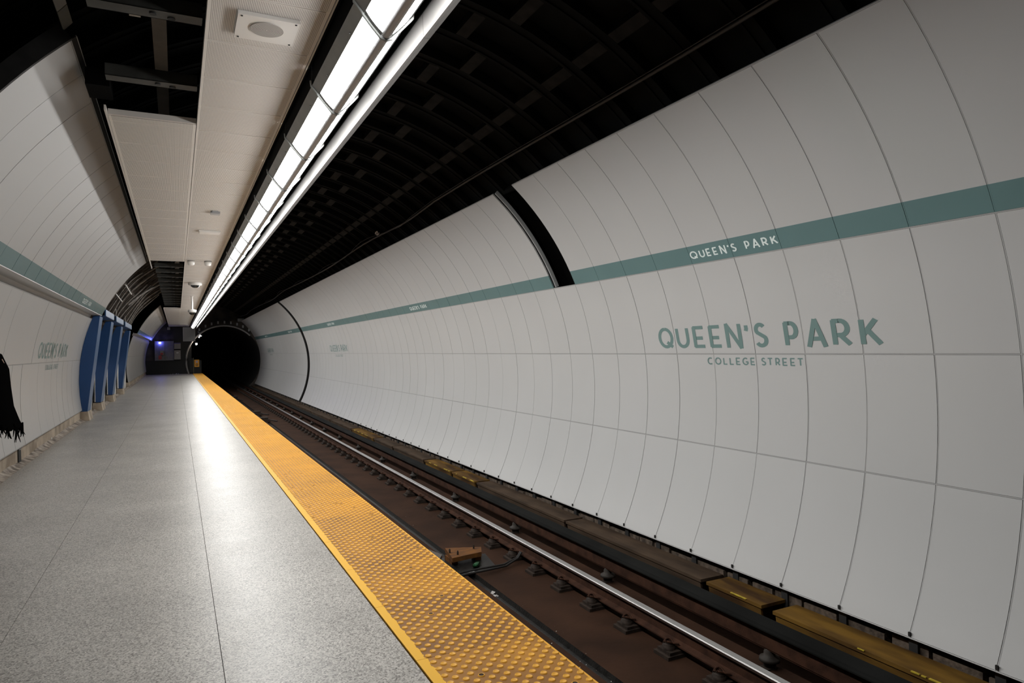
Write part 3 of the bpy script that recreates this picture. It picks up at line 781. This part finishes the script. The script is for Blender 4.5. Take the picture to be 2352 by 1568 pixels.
# ------------------------------------------------------------------ lettering
def arcp(cx, cy, rx, ry, a0, a1, n=14): return [(cx+rx*math.cos(R_(a0+(a1-a0)*i/n)), cy+ry*math.sin(R_(a0+(a1-a0)*i/n))) for i in range(n+1)]
GL = {
 'Q': [arcp(.5, .5, .5, .5, 90, 450, 28), [(.58, .26), (1.0, -.02)]], 'O': [arcp(.5, .5, .5, .5, 90, 450, 28)],
 'C': [arcp(.6, .5, .6, .5, 55, 305, 22)], 'G': [arcp(.55, .5, .55, .5, 50, 325, 22)+[(1.0, .42), (.55, .42)]],
 'U': [[(0, 1)]+arcp(.5, .38, .5, .38, 180, 360, 14)+[(1, 1)]], 'E': [[(1, 1), (0, 1), (0, 0), (1, 0)], [(0, .44), (.85, .44)]],
 'L': [[(0, 1), (0, 0), (1, 0)]], 'T': [[(0, 1), (1, 1)], [(.5, 1), (.5, 0)]], 'N': [[(0, 0), (0, 1), (1, 0), (1, 1)]],
 "'": [[(.7, 1), (.75, .84), (.2, .72)]],
 'S': [arcp(.5, .76, .42, .24, 35, 200, 12)+[(.18, .62), (.80, .42)]+arcp(.48, .26, .48, .26, 25, -150, 12)],
 'P': [[(0, 0), (0, 1), (.4, 1)]+arcp(.5, .68, .5, .32, 90, -90, 12)+[(0, .36)]],
 'R': [[(0, 0), (0, 1), (.4, 1)]+arcp(.45, .70, .45, .30, 90, -90, 12)+[(0, .40)], [(.38, .40), (1.0, 0)]],
 'A': [[(0, 0), (.5, 1), (1, 0)], [(.18, .27), (.82, .27)]], 'K': [[(0, 1), (0, 0)], [(.85, 1), (0, .36)], [(.30, .58), (1, 0)]],
}
AN = 1.35
def ribbon(pts, t):
    out = []
    P = [Vector((p[0]/AN, p[1])) for p in pts]; n = len(P)
    for i in range(n-1):
        d = (P[i+1]-P[i]); L = d.length
        if L < 1e-6: continue
        d /= L; nn = Vector((-d.y, d.x))*t/2
        a = P[i]-d*(t*.22 if i else 0); b = P[i+1]+d*(t*.22 if i < n-2 else 0)
        out.append([Vector((v.x*AN, v.y)) for v in (a+nn, a-nn, b-nn, b+nn)])
    return out
def text(layout, height, thick, y_of, a_base, sgn, r, mat, name, label, parent):
    """layout: (char, s0, s1) along the wall in metres from the left edge of the word"""
    b = MB()
    for chx, s0, s1 in layout:
        w_ = s1-s0
        for st_ in GL[chx]:
            q = [(s0+thick*AN/2+p[0]*(w_-thick*AN), thick/2+p[1]*(height-thick)) for p in st_]
            if chx in 'AN' and len(q) > 2: q = [(s0+thick*AN/2+p[0]*(w_-thick*AN), p[1]*height) for p in st_]
            for quad in ribbon(q, thick):
                b.face([cyl(a_base+sgn*math.degrees(p.y/r), r-.0022, y_of(p.x)) for p in quad], mat)
    o = b.build(name); o.parent = parent; o['label'] = label
    return o
BIG = [('Q', 6.719, 6.444), ('U', 6.39, 6.164), ('E', 6.099, 5.894), ('E', 5.837, 5.636), ('N', 5.583, 5.35), ("'", 5.315, 5.245), ('S', 5.183, 5.000), ('P', 4.800, 4.629), ('A', 4.55, 4.316), ('R', 4.264, 4.06), ('K', 3.985, 3.770)]
SUB = [('C', 5.913, 5.83), ('O', 5.794, 5.697), ('L', 5.668, 5.60), ('L', 5.575, 5.507), ('E', 5.482, 5.411), ('G', 5.389, 5.303), ('E', 5.277, 5.209), ('S', 5.132, 5.067), ('T', 5.053, 4.976), ('R', 4.950, 4.886), ('E', 4.863, 4.795), ('E', 4.768, 4.702), ('T', 4.685, 4.607)]
BND = [('Q', 5.80, 5.685), ('U', 5.655, 5.572), ('E', 5.548, 5.478), ('E', 5.450, 5.380), ('N', 5.345, 5.262), ("'", 5.240, 5.212), ('S', 5.190, 5.120), ('P', 5.005, 4.942), ('A', 4.912, 4.820), ('R', 4.790, 4.715), ('K', 4.680, 4.600)]
def lay(L): y0 = L[0][1]; return [(c, y0-a, y0-b) for c, a, b in L], y0
def rw(L, dy, h, th, ab, mat, nm, lb):
    l, y0 = lay(L); text(l, h, th, lambda s, y0=y0+dy: y0-s, ab, 1, R, mat, nm, lb, wall_r)
rw(BIG, 0, .252, .039, 8.18, TEALP, 'station_name_lettering', "large teal QUEEN'S PARK lettering closest to the camera")
rw(SUB, 0, .080, .0135, 5.25, TEALP, 'street_name_lettering', 'small teal COLLEGE STREET lettering under the near station name')
rw(BIG, 19.9, .252, .039, 8.18, TEALP, 'station_name_lettering', "distant teal QUEEN'S PARK lettering on the right wall")
rw(SUB, 19.9, .080, .0135, 5.25, TEALP, 'street_name_lettering', 'distant teal COLLEGE STREET lettering on the right wall')
rw(BIG, 39.9, .252, .039, 8.18, TEALP, 'station_name_lettering', "teal QUEEN'S PARK lettering near the tunnel mouth")
rw(SUB, 39.9, .080, .0135, 5.25, TEALP, 'street_name_lettering', 'teal COLLEGE STREET lettering near the tunnel mouth')
for k, (dy, w_) in enumerate(((0, 'closest to the camera'), (9.9, 'second from the camera'), (19.85, 'third from the camera'), (29.75, 'fourth from the camera'), (39.7, 'nearest the tunnel mouth'))):
    rw(BND, dy, .086, .0145, 24.15, PALEP, 'stripe_lettering', "pale QUEEN'S PARK lettering on the teal stripe, "+w_)
def lwt(L, y0, h, th, ab, r, mat, nm, lb):
    l, _ = lay(L); text(l, h, th, lambda s: y0+s, ab, -1, r, mat, nm, lb, wall_l)
lwt(BIG, 12.08, .252, .039, 171.55, R, TEALP, 'station_name_lettering', "teal QUEEN'S PARK lettering on the left wall before the blue columns")
lwt(SUB, 12.9, .080, .0135, 174.5, R, TEALP, 'street_name_lettering', 'teal COLLEGE STREET lettering on the left wall')
lwt(BND, 13.75, .086, .0145, 155.15, RL, PALEP, 'stripe_lettering', "pale QUEEN'S PARK lettering on the left teal stripe")

# ------------------------------------------------------------------ cross passage and blue columns
pw = MB(); pw.box(-1.95, -1.92, 17.8, 32.8, 0, 1.2, WHITEC); pw.box(-2.1, -1.78, 17.12, 32.85, -.05, 0, CONCW)
tag(pw.build('wall_passage'), 'white wall seen between the blue columns', None, None, 'structure')
CY = [(17.17, .62), (20.05, .72), (23.5, .75), (27.6, .6)]
CL = ['blue column by the near end of the wall opening, first of four', 'blue column, second of four from the camera', 'blue column, third of four from the camera', 'blue column furthest from the camera, last of four']
for i, (y, d) in enumerate(CY):
    e = empty('blue_column', (-1.75, y+d/2, 0), CL[i], 'column', 'blue columns in the wall opening')
    b = MB()
    if i == 0: prof = [(-1.735, .19), (-1.635, 1.02), (-1.48, 2.23), (-1.60, 2.24)]+[(cyl(a, 3.60, 0)[0], cyl(a, 3.60, 0)[2]) for a in (158, 163, 168, 174, 180, 185)]+[(-1.91, .19)]
    else: prof = [(-1.735, .21), (-1.635, 1.02), (-1.48, 2.23), (-1.60, 2.24), (-1.80, 1.75), (-1.835, 1.3), (-1.845, .7), (-1.845, .21)]
    b.prism(prof, y, y+d, BLUED)
    part(b, 'post', e)
    b = MB()
    P = prof[:3]
    for q in range(2):
        (xa, za), (xb, zb_) = P[q], P[q+1]
        b.prism([(xa+.001, za), (xa+.006, za), (xb+.006, zb_), (xb+.001, zb_)], y+.001, y+d-.001, BLUEL)
    part(b, 'front_face', e, 'paler blue front face')
    b = MB(); b.prism([(-1.69, 0), (-1.72, .195), (-1.90, .195), (-1.915, 0)], y-.03, y+d+.03, CONCW); part(b, 'plinth', e, 'beige plinth')
LBL = ['pale blue beam between the first and second blue columns', 'pale blue beam between the second and third blue columns', 'pale blue beam between the third and fourth blue columns']
for i in range(3):
    y0, y1 = CY[i][0]+CY[i][1]+.02, CY[i+1][0]-.02
    e = empty('blue_lintel', (-1.5, y0, 2.27), LBL[i], 'beam', 'blue beams between the columns')
    b = MB(); b.box(-1.66, -1.415, y0, y1, 2.265, 2.275, BLUED); b.box(-1.435, -1.41, y0, y1, 2.275, 2.41, BLUEL); b.box(-1.66, -1.435, y0, y1, 2.39, 2.41, BLUEL); part(b, 'beam', e)
    for j in range(4):
        yy = y0+(y1-y0)*(.45+.15*j); b = MB(); b.tube([(-1.5-.03*j, yy, 2.41), (-1.5-.03*j, yy, 2.62+.05*(j % 3))], .008, ROD, 6); part(b, 'hanger_rod', e)
# broken panel edges beside the first column
b = MB(); random.seed(9)
for q in range(14):
    a = 160+q*2.2; r = R-.004; y = 17.2
    b.mesh([cyl(a, r, y), cyl(a+1.7, r, y), cyl(a+1.7, r+.02, y+.05+random.random()*.08), cyl(a, r+.02, y+.05+random.random()*.08)], [(0, 1, 2, 3)], random.choice([STEELG, GAPD, CONDU, DUSTY]))
tag(b.build('trim_4'), 'ragged panel edge beside the first blue column', None, None, 'structure')
# conduits following the lining inside the opening
random.seed(12)
cdl = ['lowest', 'second', 'third', 'fourth', 'fifth', 'sixth', 'seventh', 'eighth', 'ninth', 'tenth', 'eleventh', 'twelfth']
for i in range(11):
    y = 19.6+i*1.13; a0, a1 = 153, 128+random.uniform(-3, 8); r = random.uniform(.014, .03)
    b = MB(); pts = [cyl(a0+(a1-a0)*t, 3.74-.03*math.sin(t*5+i), y+.35*t*math.sin(i*1.7)) for t in np.linspace(0, 1, 12)]
    b.tube(pts, r, CONDU, 7); tag(b.build('conduit', None, pts[0]), 'grey conduit curving over the wall opening above the columns, %s from the camera' % nth(i), 'conduit', 'conduits above the blue columns')
for (ya, aa, yb, ab, lb) in ((19.2, 146, 21.6, 146.5, 'pale strut crossing the conduits, lower of two'), (19.6, 141, 22.4, 141.5, 'pale strut crossing the conduits, upper of two')):
    b = MB(); b.tube([cyl(aa, 3.66, ya), cyl(ab, 3.66, yb)], .018, ROD, 4); tag(b.build('strut', None, cyl(aa, 3.66, ya)), lb, 'strut')
b = MB(); pts = [cyl(146+(124-146)*t, 3.6-.14*t, 23+1.2*t) for t in np.linspace(0, 1, 10)]; b.tube(pts, .035, CONDU, 8)
tag(b.build('cable_bundle', None, pts[0]), 'thick pale cable bundle reaching from the wall opening up to the ceiling', 'cable')

# ------------------------------------------------------------------ end wall
ew = MB(); PX, PZ, PR = 2.96, .85, 2.42; n = 72
vs = []
for i in range(n):
    a = 2*PI*i/n; d = Vector((math.cos(a), math.sin(a)))
    p = Vector((PX, PZ))+d*PR; q0 = Vector((PX-CX, PZ-CZ)); bq = q0.dot(d); t = -bq+math.sqrt(max(0, bq*bq-q0.length_squared+4.0**2))
    o = Vector((PX, PZ))+d*t
    vs += [(p.x, YEND, p.y), (o.x, YEND, o.y), (p.x, YEND+.4, p.y)]
fcs = []
for i in range(n): j = (i+1) % n; fcs += [(3*i, 3*i+1, 3*j+1, 3*j), (3*i, 3*j, 3*j+2, 3*i+2)]
ew.mesh(vs, fcs, ENDW)
tag(ew.build('wall_end'), 'dark end wall around the round tunnel mouth', None, None, 'structure')
bo = MB(); bo.lathe([(PR, 0), (PR, 25)], (PX, YEND+.4, PZ), BORE, 48, 'y'); bo.f.pop(-2); bo.m.pop(-2); bo.sm.pop(-2)
tag(bo.build('wall_bore'), 'pitch black running tunnel beyond the platform', None, None, 'structure')
b = MB()
b.tube([(PX+(PR-.02)*math.cos(R_(a)), YEND-.06, PZ+(PR-.02)*math.sin(R_(a))) for a in range(45, 206, 5)], .055, M('grey_ring', (.30, .29, .28), .6), 8)
tag(b.build('portal_ring', None, (PX, YEND-.1, PZ+PR)), 'thin grey ring framing the left and top of the tunnel mouth', 'portal ring')
BB = MB()
for i, a in enumerate((52, 62, 71, 80, 89, 98, 107, 116, 126)):
    rr = PR+.22; x, z = PX+rr*math.cos(R_(a)), PZ+rr*math.sin(R_(a)); b = MB(); b.box(x-.05, x+.05, YEND-.1, YEND, z-.09, z+.09, GREYP)
    tag(b.build('portal_bracket', None, (x, YEND-.05, z)), 'small grey bracket over the tunnel mouth, %s from the right' % ('rightmost' if i == 0 else nth(i)), 'bracket', 'brackets over the tunnel mouth')
YW = YEND-.01
b = MB(); b.box(-2.2, .78, YW-.03, YW, 0, .93, BLACKW); b.box(-.17, .9, YW-.025, YW, .93, 3.1, BLACKW); tag(b.build('trim_5'), 'black painted lower part of the end wall', None, None, 'structure')
b = MB(); b.box(.396, 1.125, YW-.6, YW-.52, 2.203, 3.117, SIGNB); b.box(.385, 1.136, YW-.61, YW-.60, 2.19, 3.13, M('sign_rim', (.55, .55, .55), .5)); b.box(.41, 1.11, YW-.615, YW-.609, 2.217, 3.103, SIGNB)
b.tube([(.55, YW-.55, 3.11), (.55, YW-.55, 3.3)], .02, STEELD); b.tube([(.97, YW-.55, 3.11), (.97, YW-.55, 3.3)], .02, STEELD)
tag(b.build('blank_panel', None, (.76, YW-.56, 2.2)), 'blank pale grey square panel hanging above the platform end', 'panel')
b = MB(); b.box(-1.296, -.172, YW-.12, YW-.03, .935, 2.226, GREYB); b.box(-.72, -.71, YW-.125, YW-.12, .95, 2.21, STEELD); b.box(-1.31, -1.29, YW-.13, YW-.03, .93, 2.23, BOXG)
tag(b.build('grey_board', None, (-.73, YW-.07, .935)), 'large grey board on the end wall under the blue lamp', 'board')
e = empty('upper_cabinet', (.045, YW-.15, 1.69), 'beige cabinet with a violet top strip on the end wall', 'cabinet')
b = MB(); b.box(-.151, .243, YW-.3, YW-.03, 1.692, 2.04, BOXG); part(b, 'body', e)
b = MB(); b.box(-.151, .243, YW-.305, YW-.03, 2.04, 2.10, PURP); part(b, 'top_strip', e, 'violet top strip')
e = empty('lower_cabinet', (.04, YW-.15, .985), 'beige cabinet with a white handle below the violet topped one', 'cabinet')
b = MB(); b.box(-.158, .233, YW-.3, YW-.03, .985, 1.60, BOXG); part(b, 'body', e)
b = MB(); b.box(-.02, .11, YW-.32, YW-.30, 1.41, 1.45, WHT); part(b, 'handle', e, 'white handle')
e = empty('emergency_phone', (-.9, YW-.15, 1.30), 'small pale phone box with red front on the grey board', 'phone')
b = MB(); b.box(-1.005, -.795, YW-.25, YW-.12, 1.301, 1.607, BOXG); part(b, 'box', e)
b = MB(); b.box(-.98, -.82, YW-.255, YW-.25, 1.31, 1.45, RED); part(b, 'front', e, 'red front')
b = MB(); b.box(-1.096, -.906, YW-.14, YW-.12, 1.015, 1.272, RED)
tag(b.build('red_notice', None, (-1, YW-.13, 1.015)), 'small red notice at the foot of the grey board', 'notice')
e = empty('blue_lamp', (-1.0, YW-.2, 2.12), 'glowing blue lamp on the end wall', 'lamp')
b = MB(); b.lathe([(.02, -.07), (.06, -.05), (.065, 0), (.05, .05)], (-1.0, YW-.22, 2.12), BLUEL_E, 16); part(b, 'globe', e, 'glowing blue globe')
b = MB(); b.box(-1.06, -.94, YW-.2, YW-.12, 2.17, 2.20, STEELD); part(b, 'bracket', e)
e = empty('tunnel_lamp', (1.212, YEND+.1, 2.0), 'bright small lamp just inside the tunnel mouth', 'lamp')
b = MB(); b.lathe([(.02, -.06), (.055, -.03), (.055, .03), (.02, .06)], (1.212, YEND-.15, 2.005), BULB, 14); part(b, 'bulb', e, 'glowing bulb')
b = MB(); b.tube([(1.1, YEND+.02, 2.12), (1.17, YEND-.14, 2.08)], .02, STEELD); part(b, 'arm', e)
e = empty('flood_lamp', (1.5, YEND-.2, 2.55), 'white floodlight at the upper left of the tunnel mouth', 'lamp')
b = MB(); b.tube([(1.36, YEND-.26, 2.42), (1.45, YEND-.26, 2.60), (1.53, YEND-.26, 2.52)], .05, M('lit_white_tube', (.85, .85, .85), .4, emit=.9), 8); part(b, 'head', e)
b = MB(); b.tube([(1.32, YEND-.02, 2.85), (1.5, YEND-.1, 2.66)], .03, GREYP, 6); part(b, 'arm', e)
e = empty('platform_gate', (1.0, YEND-.4, 0), 'dark gate with a yellow edged post at the platform end', 'gate')
b = MB(); b.box(.75, 1.0, YEND-.42, YEND-.38, .05, 1.05, BLACKW); b.box(1.0, 1.5, YEND-.42, YEND-.39, .0, .9, BLACKW); part(b, 'leaf', e)
b = MB(); b.box(.995, 1.02, YEND-.46, YEND-.42, 0, 1.08, M('dull_olive', (.16, .14, .06), .6)); part(b, 'post', e)
e = empty('warning_sign', (1.21, YEND-.46, .45), 'yellow no entry warning sign at the platform end', 'sign')
b = MB(); b.box(1.062, 1.357, YEND-.475, YEND-.46, .452, .939, YSIGN); part(b, 'board', e)
b = MB(); b.lathe([(.085, -.482), (.085, -.476)], (1.21, YEND, .80), RED, 24, 'y'); b.lathe([(.065, -.486), (.065, -.482)], (1.21, YEND, .80), WHT, 24, 'y'); b.box(1.195, 1.225, YEND-.49, YEND-.486, .75, .85, BLKP); b.box(1.15, 1.27, YEND-.489, YEND-.4865, .795, .805, RED, 0); part(b, 'prohibition_symbol', e, 'red and white no walking symbol')
b = MB(); b.box(1.13, 1.29, YEND-.48, YEND-.475, .53, .66, BLKP); b.box(1.145, 1.275, YEND-.482, YEND-.48, .60, .63, YSIGN); b.box(1.16, 1.26, YEND-.482, YEND-.48, .56, .58, YSIGN); part(b, 'caption', e, 'black caption block')
e = empty('floor_light', (4.06, YEND-.3, 3.6), 'grey louvred vent box over the right end of the tunnel mouth', 'vent')
e.name = 'vent_box'
b = MB(); b.box(3.85, 4.25, YEND-.5, YEND-.2, 3.53, 3.72, GREYP)
for q in range(5): b.box(3.87+.075*q, 3.90+.075*q, YEND-.51, YEND-.5, 3.54, 3.71, BOXG)
part(b, 'louvre', e)
b = MB(); b.box(-.55, -.38, YW-.2, YW, 2.98, 3.15, BOXG); tag(b.build('wall_speaker', None, (-.46, YW-.1, 3)), 'small pale box high on the end wall under the ceiling', 'box')
random.seed(2)
for x, lb in ((-.35, 'small crumpled wrapper at the foot of the end wall, left one'), (.02, 'crumpled white paper at the foot of the end wall')):
    blob('litter', (x, YW-.3, 0), .12, WHT, lb, 'litter', 7, 1.0)

# ------------------------------------------------------------------ person at the left edge
PXc, PYc = -1.475, 6.75
pe = empty('person', (PXc, PYc, 0), 'person in a black fringed wrap standing at the left edge, mostly cut off', 'person')
def skin_mesh(name, verts, edges, radii, mat, sub=2):
    me = bpy.data.meshes.new(name); me.from_pydata(verts, edges, []); me.materials.append(mat)
    o = bpy.data.objects.new(name, me); C.objects.link(o); o.parent = pe
    md = o.modifiers.new('skin', 'SKIN'); md.use_smooth_shade = True
    for i, r in enumerate(radii):
        v = me.skin_vertices[0].data[i]; v.radius = (r, r) if isinstance(r, (int, float)) else r; v.use_root = (i == 0)
    o.modifiers.new('sub', 'SUBSURF').levels = sub; o.modifiers['sub'].render_levels = sub
    return o
V = [(0, 0, .95), (0, 0, 1.15), (0, 0, 1.36), (0, 0, 1.46), (0, .01, 1.53), (0, .015, 1.63), (0, .01, 1.71),
     (-.10, 0, .88), (-.11, .01, .50), (-.11, -.01, .10), (-.11, .12, .04), (.10, 0, .88), (.105, .03, .50), (.105, .0, .10), (.105, .13, .04),
     (-.19, 0, 1.38), (-.24, 0, 1.12), (-.22, .12, .90), (-.21, .17, .82), (.19, 0, 1.38), (.22, .02, 1.12), (.17, .16, .98), (.13, .22, .95)]
E_ = [(0, 1), (1, 2), (2, 3), (3, 4), (4, 5), (5, 6), (0, 7), (7, 8), (8, 9), (9, 10), (0, 11), (11, 12), (12, 13), (13, 14), (2, 15), (15, 16), (16, 17), (17, 18), (2, 19), (19, 20), (20, 21), (21, 22)]
RD = [.13, .12, .13, .055, .06, .085, .06, .085, .06, .042, .04, .085, .06, .042, .04, .055, .045, .034, .03, .055, .045, .034, .03]
body = skin_mesh('body', V, E_, RD, SKIN)
for sx, px, py, pz in ((-1, -.21, .17, .82), (1, .13, .22, .95)):
    for q in range(4):
        o = (q-1.5)*.017
        skin_mesh('finger', [(px+o, py, pz), (px+o, py+.035, pz-.035), (px+o*.9, py+.04, pz-.065), (px+o*.9, py+.025, pz-.085)], [(0, 1), (1, 2), (2, 3)], [.009, .0085, .008, .007], SKIN, 1)
    skin_mesh('thumb', [(px-sx*.02, py-.02, pz), (px-sx*.045, py+.01, pz-.02), (px-sx*.045, py+.03, pz-.04)], [(0, 1), (1, 2)], [.011, .010, .008], SKIN, 1)
b = MB(); b.lathe([(.088, 1.62), (.104, 1.66), (.10, 1.72), (.07, 1.775), (.02, 1.79)], (0, -.012, 0), HAIR, 18); b.lathe([(.075, 1.50), (.09, 1.56), (.095, 1.64)], (0, -.045, 0), HAIR, 16); b.build('hair', pe)
b = MB(); b.lathe([(.006, 0), (.012, .012), (.006, .022)], (0, .095, 1.615), SKIN, 8, 'y'); b.build('nose', pe)
for sx in (-.032, .032):
    b = MB(); b.lathe([(.003, .004), (.010, 0), (.003, -.004)], (sx, .092, 1.645), WHT, 10, 'y'); b.build('eye', pe)
b = MB(); b.box(-.022, .022, .088, .095, 1.578, 1.585, RED); b.build('mouth', pe)
for sx in (-.09, .09):
    b = MB(); b.lathe([(.008, -.008), (.022, 0), (.008, .008)], (sx, 0, 1.625), SKIN, 10, 'x'); b.build('ear', pe)
b = MB()
for sx in (-.11, .105):
    b.tube([(sx, .0, .30), (sx, .0, .10), (sx, .02, .05), (sx, .14, .035), (sx, .17, .03)], [.06, .055, .05, .045, .02], BOOT, 12)
    b.box(sx-.045, sx+.045, -.06, .17, 0, .03, BOOT)
b.build('boots', pe)
b = MB(); seg = 48; rings = [(1.50, .07, .075), (1.47, .12, .10), (1.42, .21, .13), (1.30, .255, .17), (1.15, .265, .19), (1.0, .28, .21), (.86, .315, .235), (.79, .335, .25)]
random.seed(8); vs = []
for i, (z, rx, ry) in enumerate(rings):
    for q in range(seg):
        a = 2*PI*q/seg; f = 1+.03*math.sin(a*7)*i/7
        vs.append((rx*f*math.cos(a), .01+ry*f*math.sin(a), z+(random.uniform(-.025, .02) if i == 7 else 0)+(.03*math.cos(a+.5) if i > 5 else 0)))
b.mesh(vs, [(i*seg+q, i*seg+(q+1) % seg, (i+1)*seg+(q+1) % seg, (i+1)*seg+q) for i in range(7) for q in range(seg)], BLACKC, True)
wrap = b.build('wrap', pe); wrap['label'] = 'black woollen wrap'
b = MB()
for q in range(seg):
    if q % 3 == 2: continue
    x, y, z = vs[7*seg+q]; l = random.uniform(.03, .10)
    for t in range(3):
        ox = random.uniform(-.012, .012); b.tube([(x*.99, y*.99, z+.03), (x+ox, y+ox, z-l*.5), (x+ox*2.2, y, z-l)], [.007, .005, .002], BLACKC, 5)
b.build('fringe', wrap)

# ledge things near the kerb
b = MB(); b.lathe([(.018, -.006), (.018, .006)], (-1.80, 13.0, .09), WHITEP, 14, 'x'); tag(b.build('litter', None, (-1.8, 13, .08)), 'small white scrap lying on the kerb grout of the left wall', 'litter')
b = MB(); b.prism([(-1.858, .02), (-1.845, .02), (-1.848, .20), (-1.858, .20)], 10.75, 10.9, STEELD); b.box(-1.86, -1.84, 10.76, 10.9, .19, .205, BOXG)
tag(b.build('drain_stub', None, (-1.85, 10.8, .02)), 'short dark pipe bracket on the beige kerb below the black wrap', 'bracket')
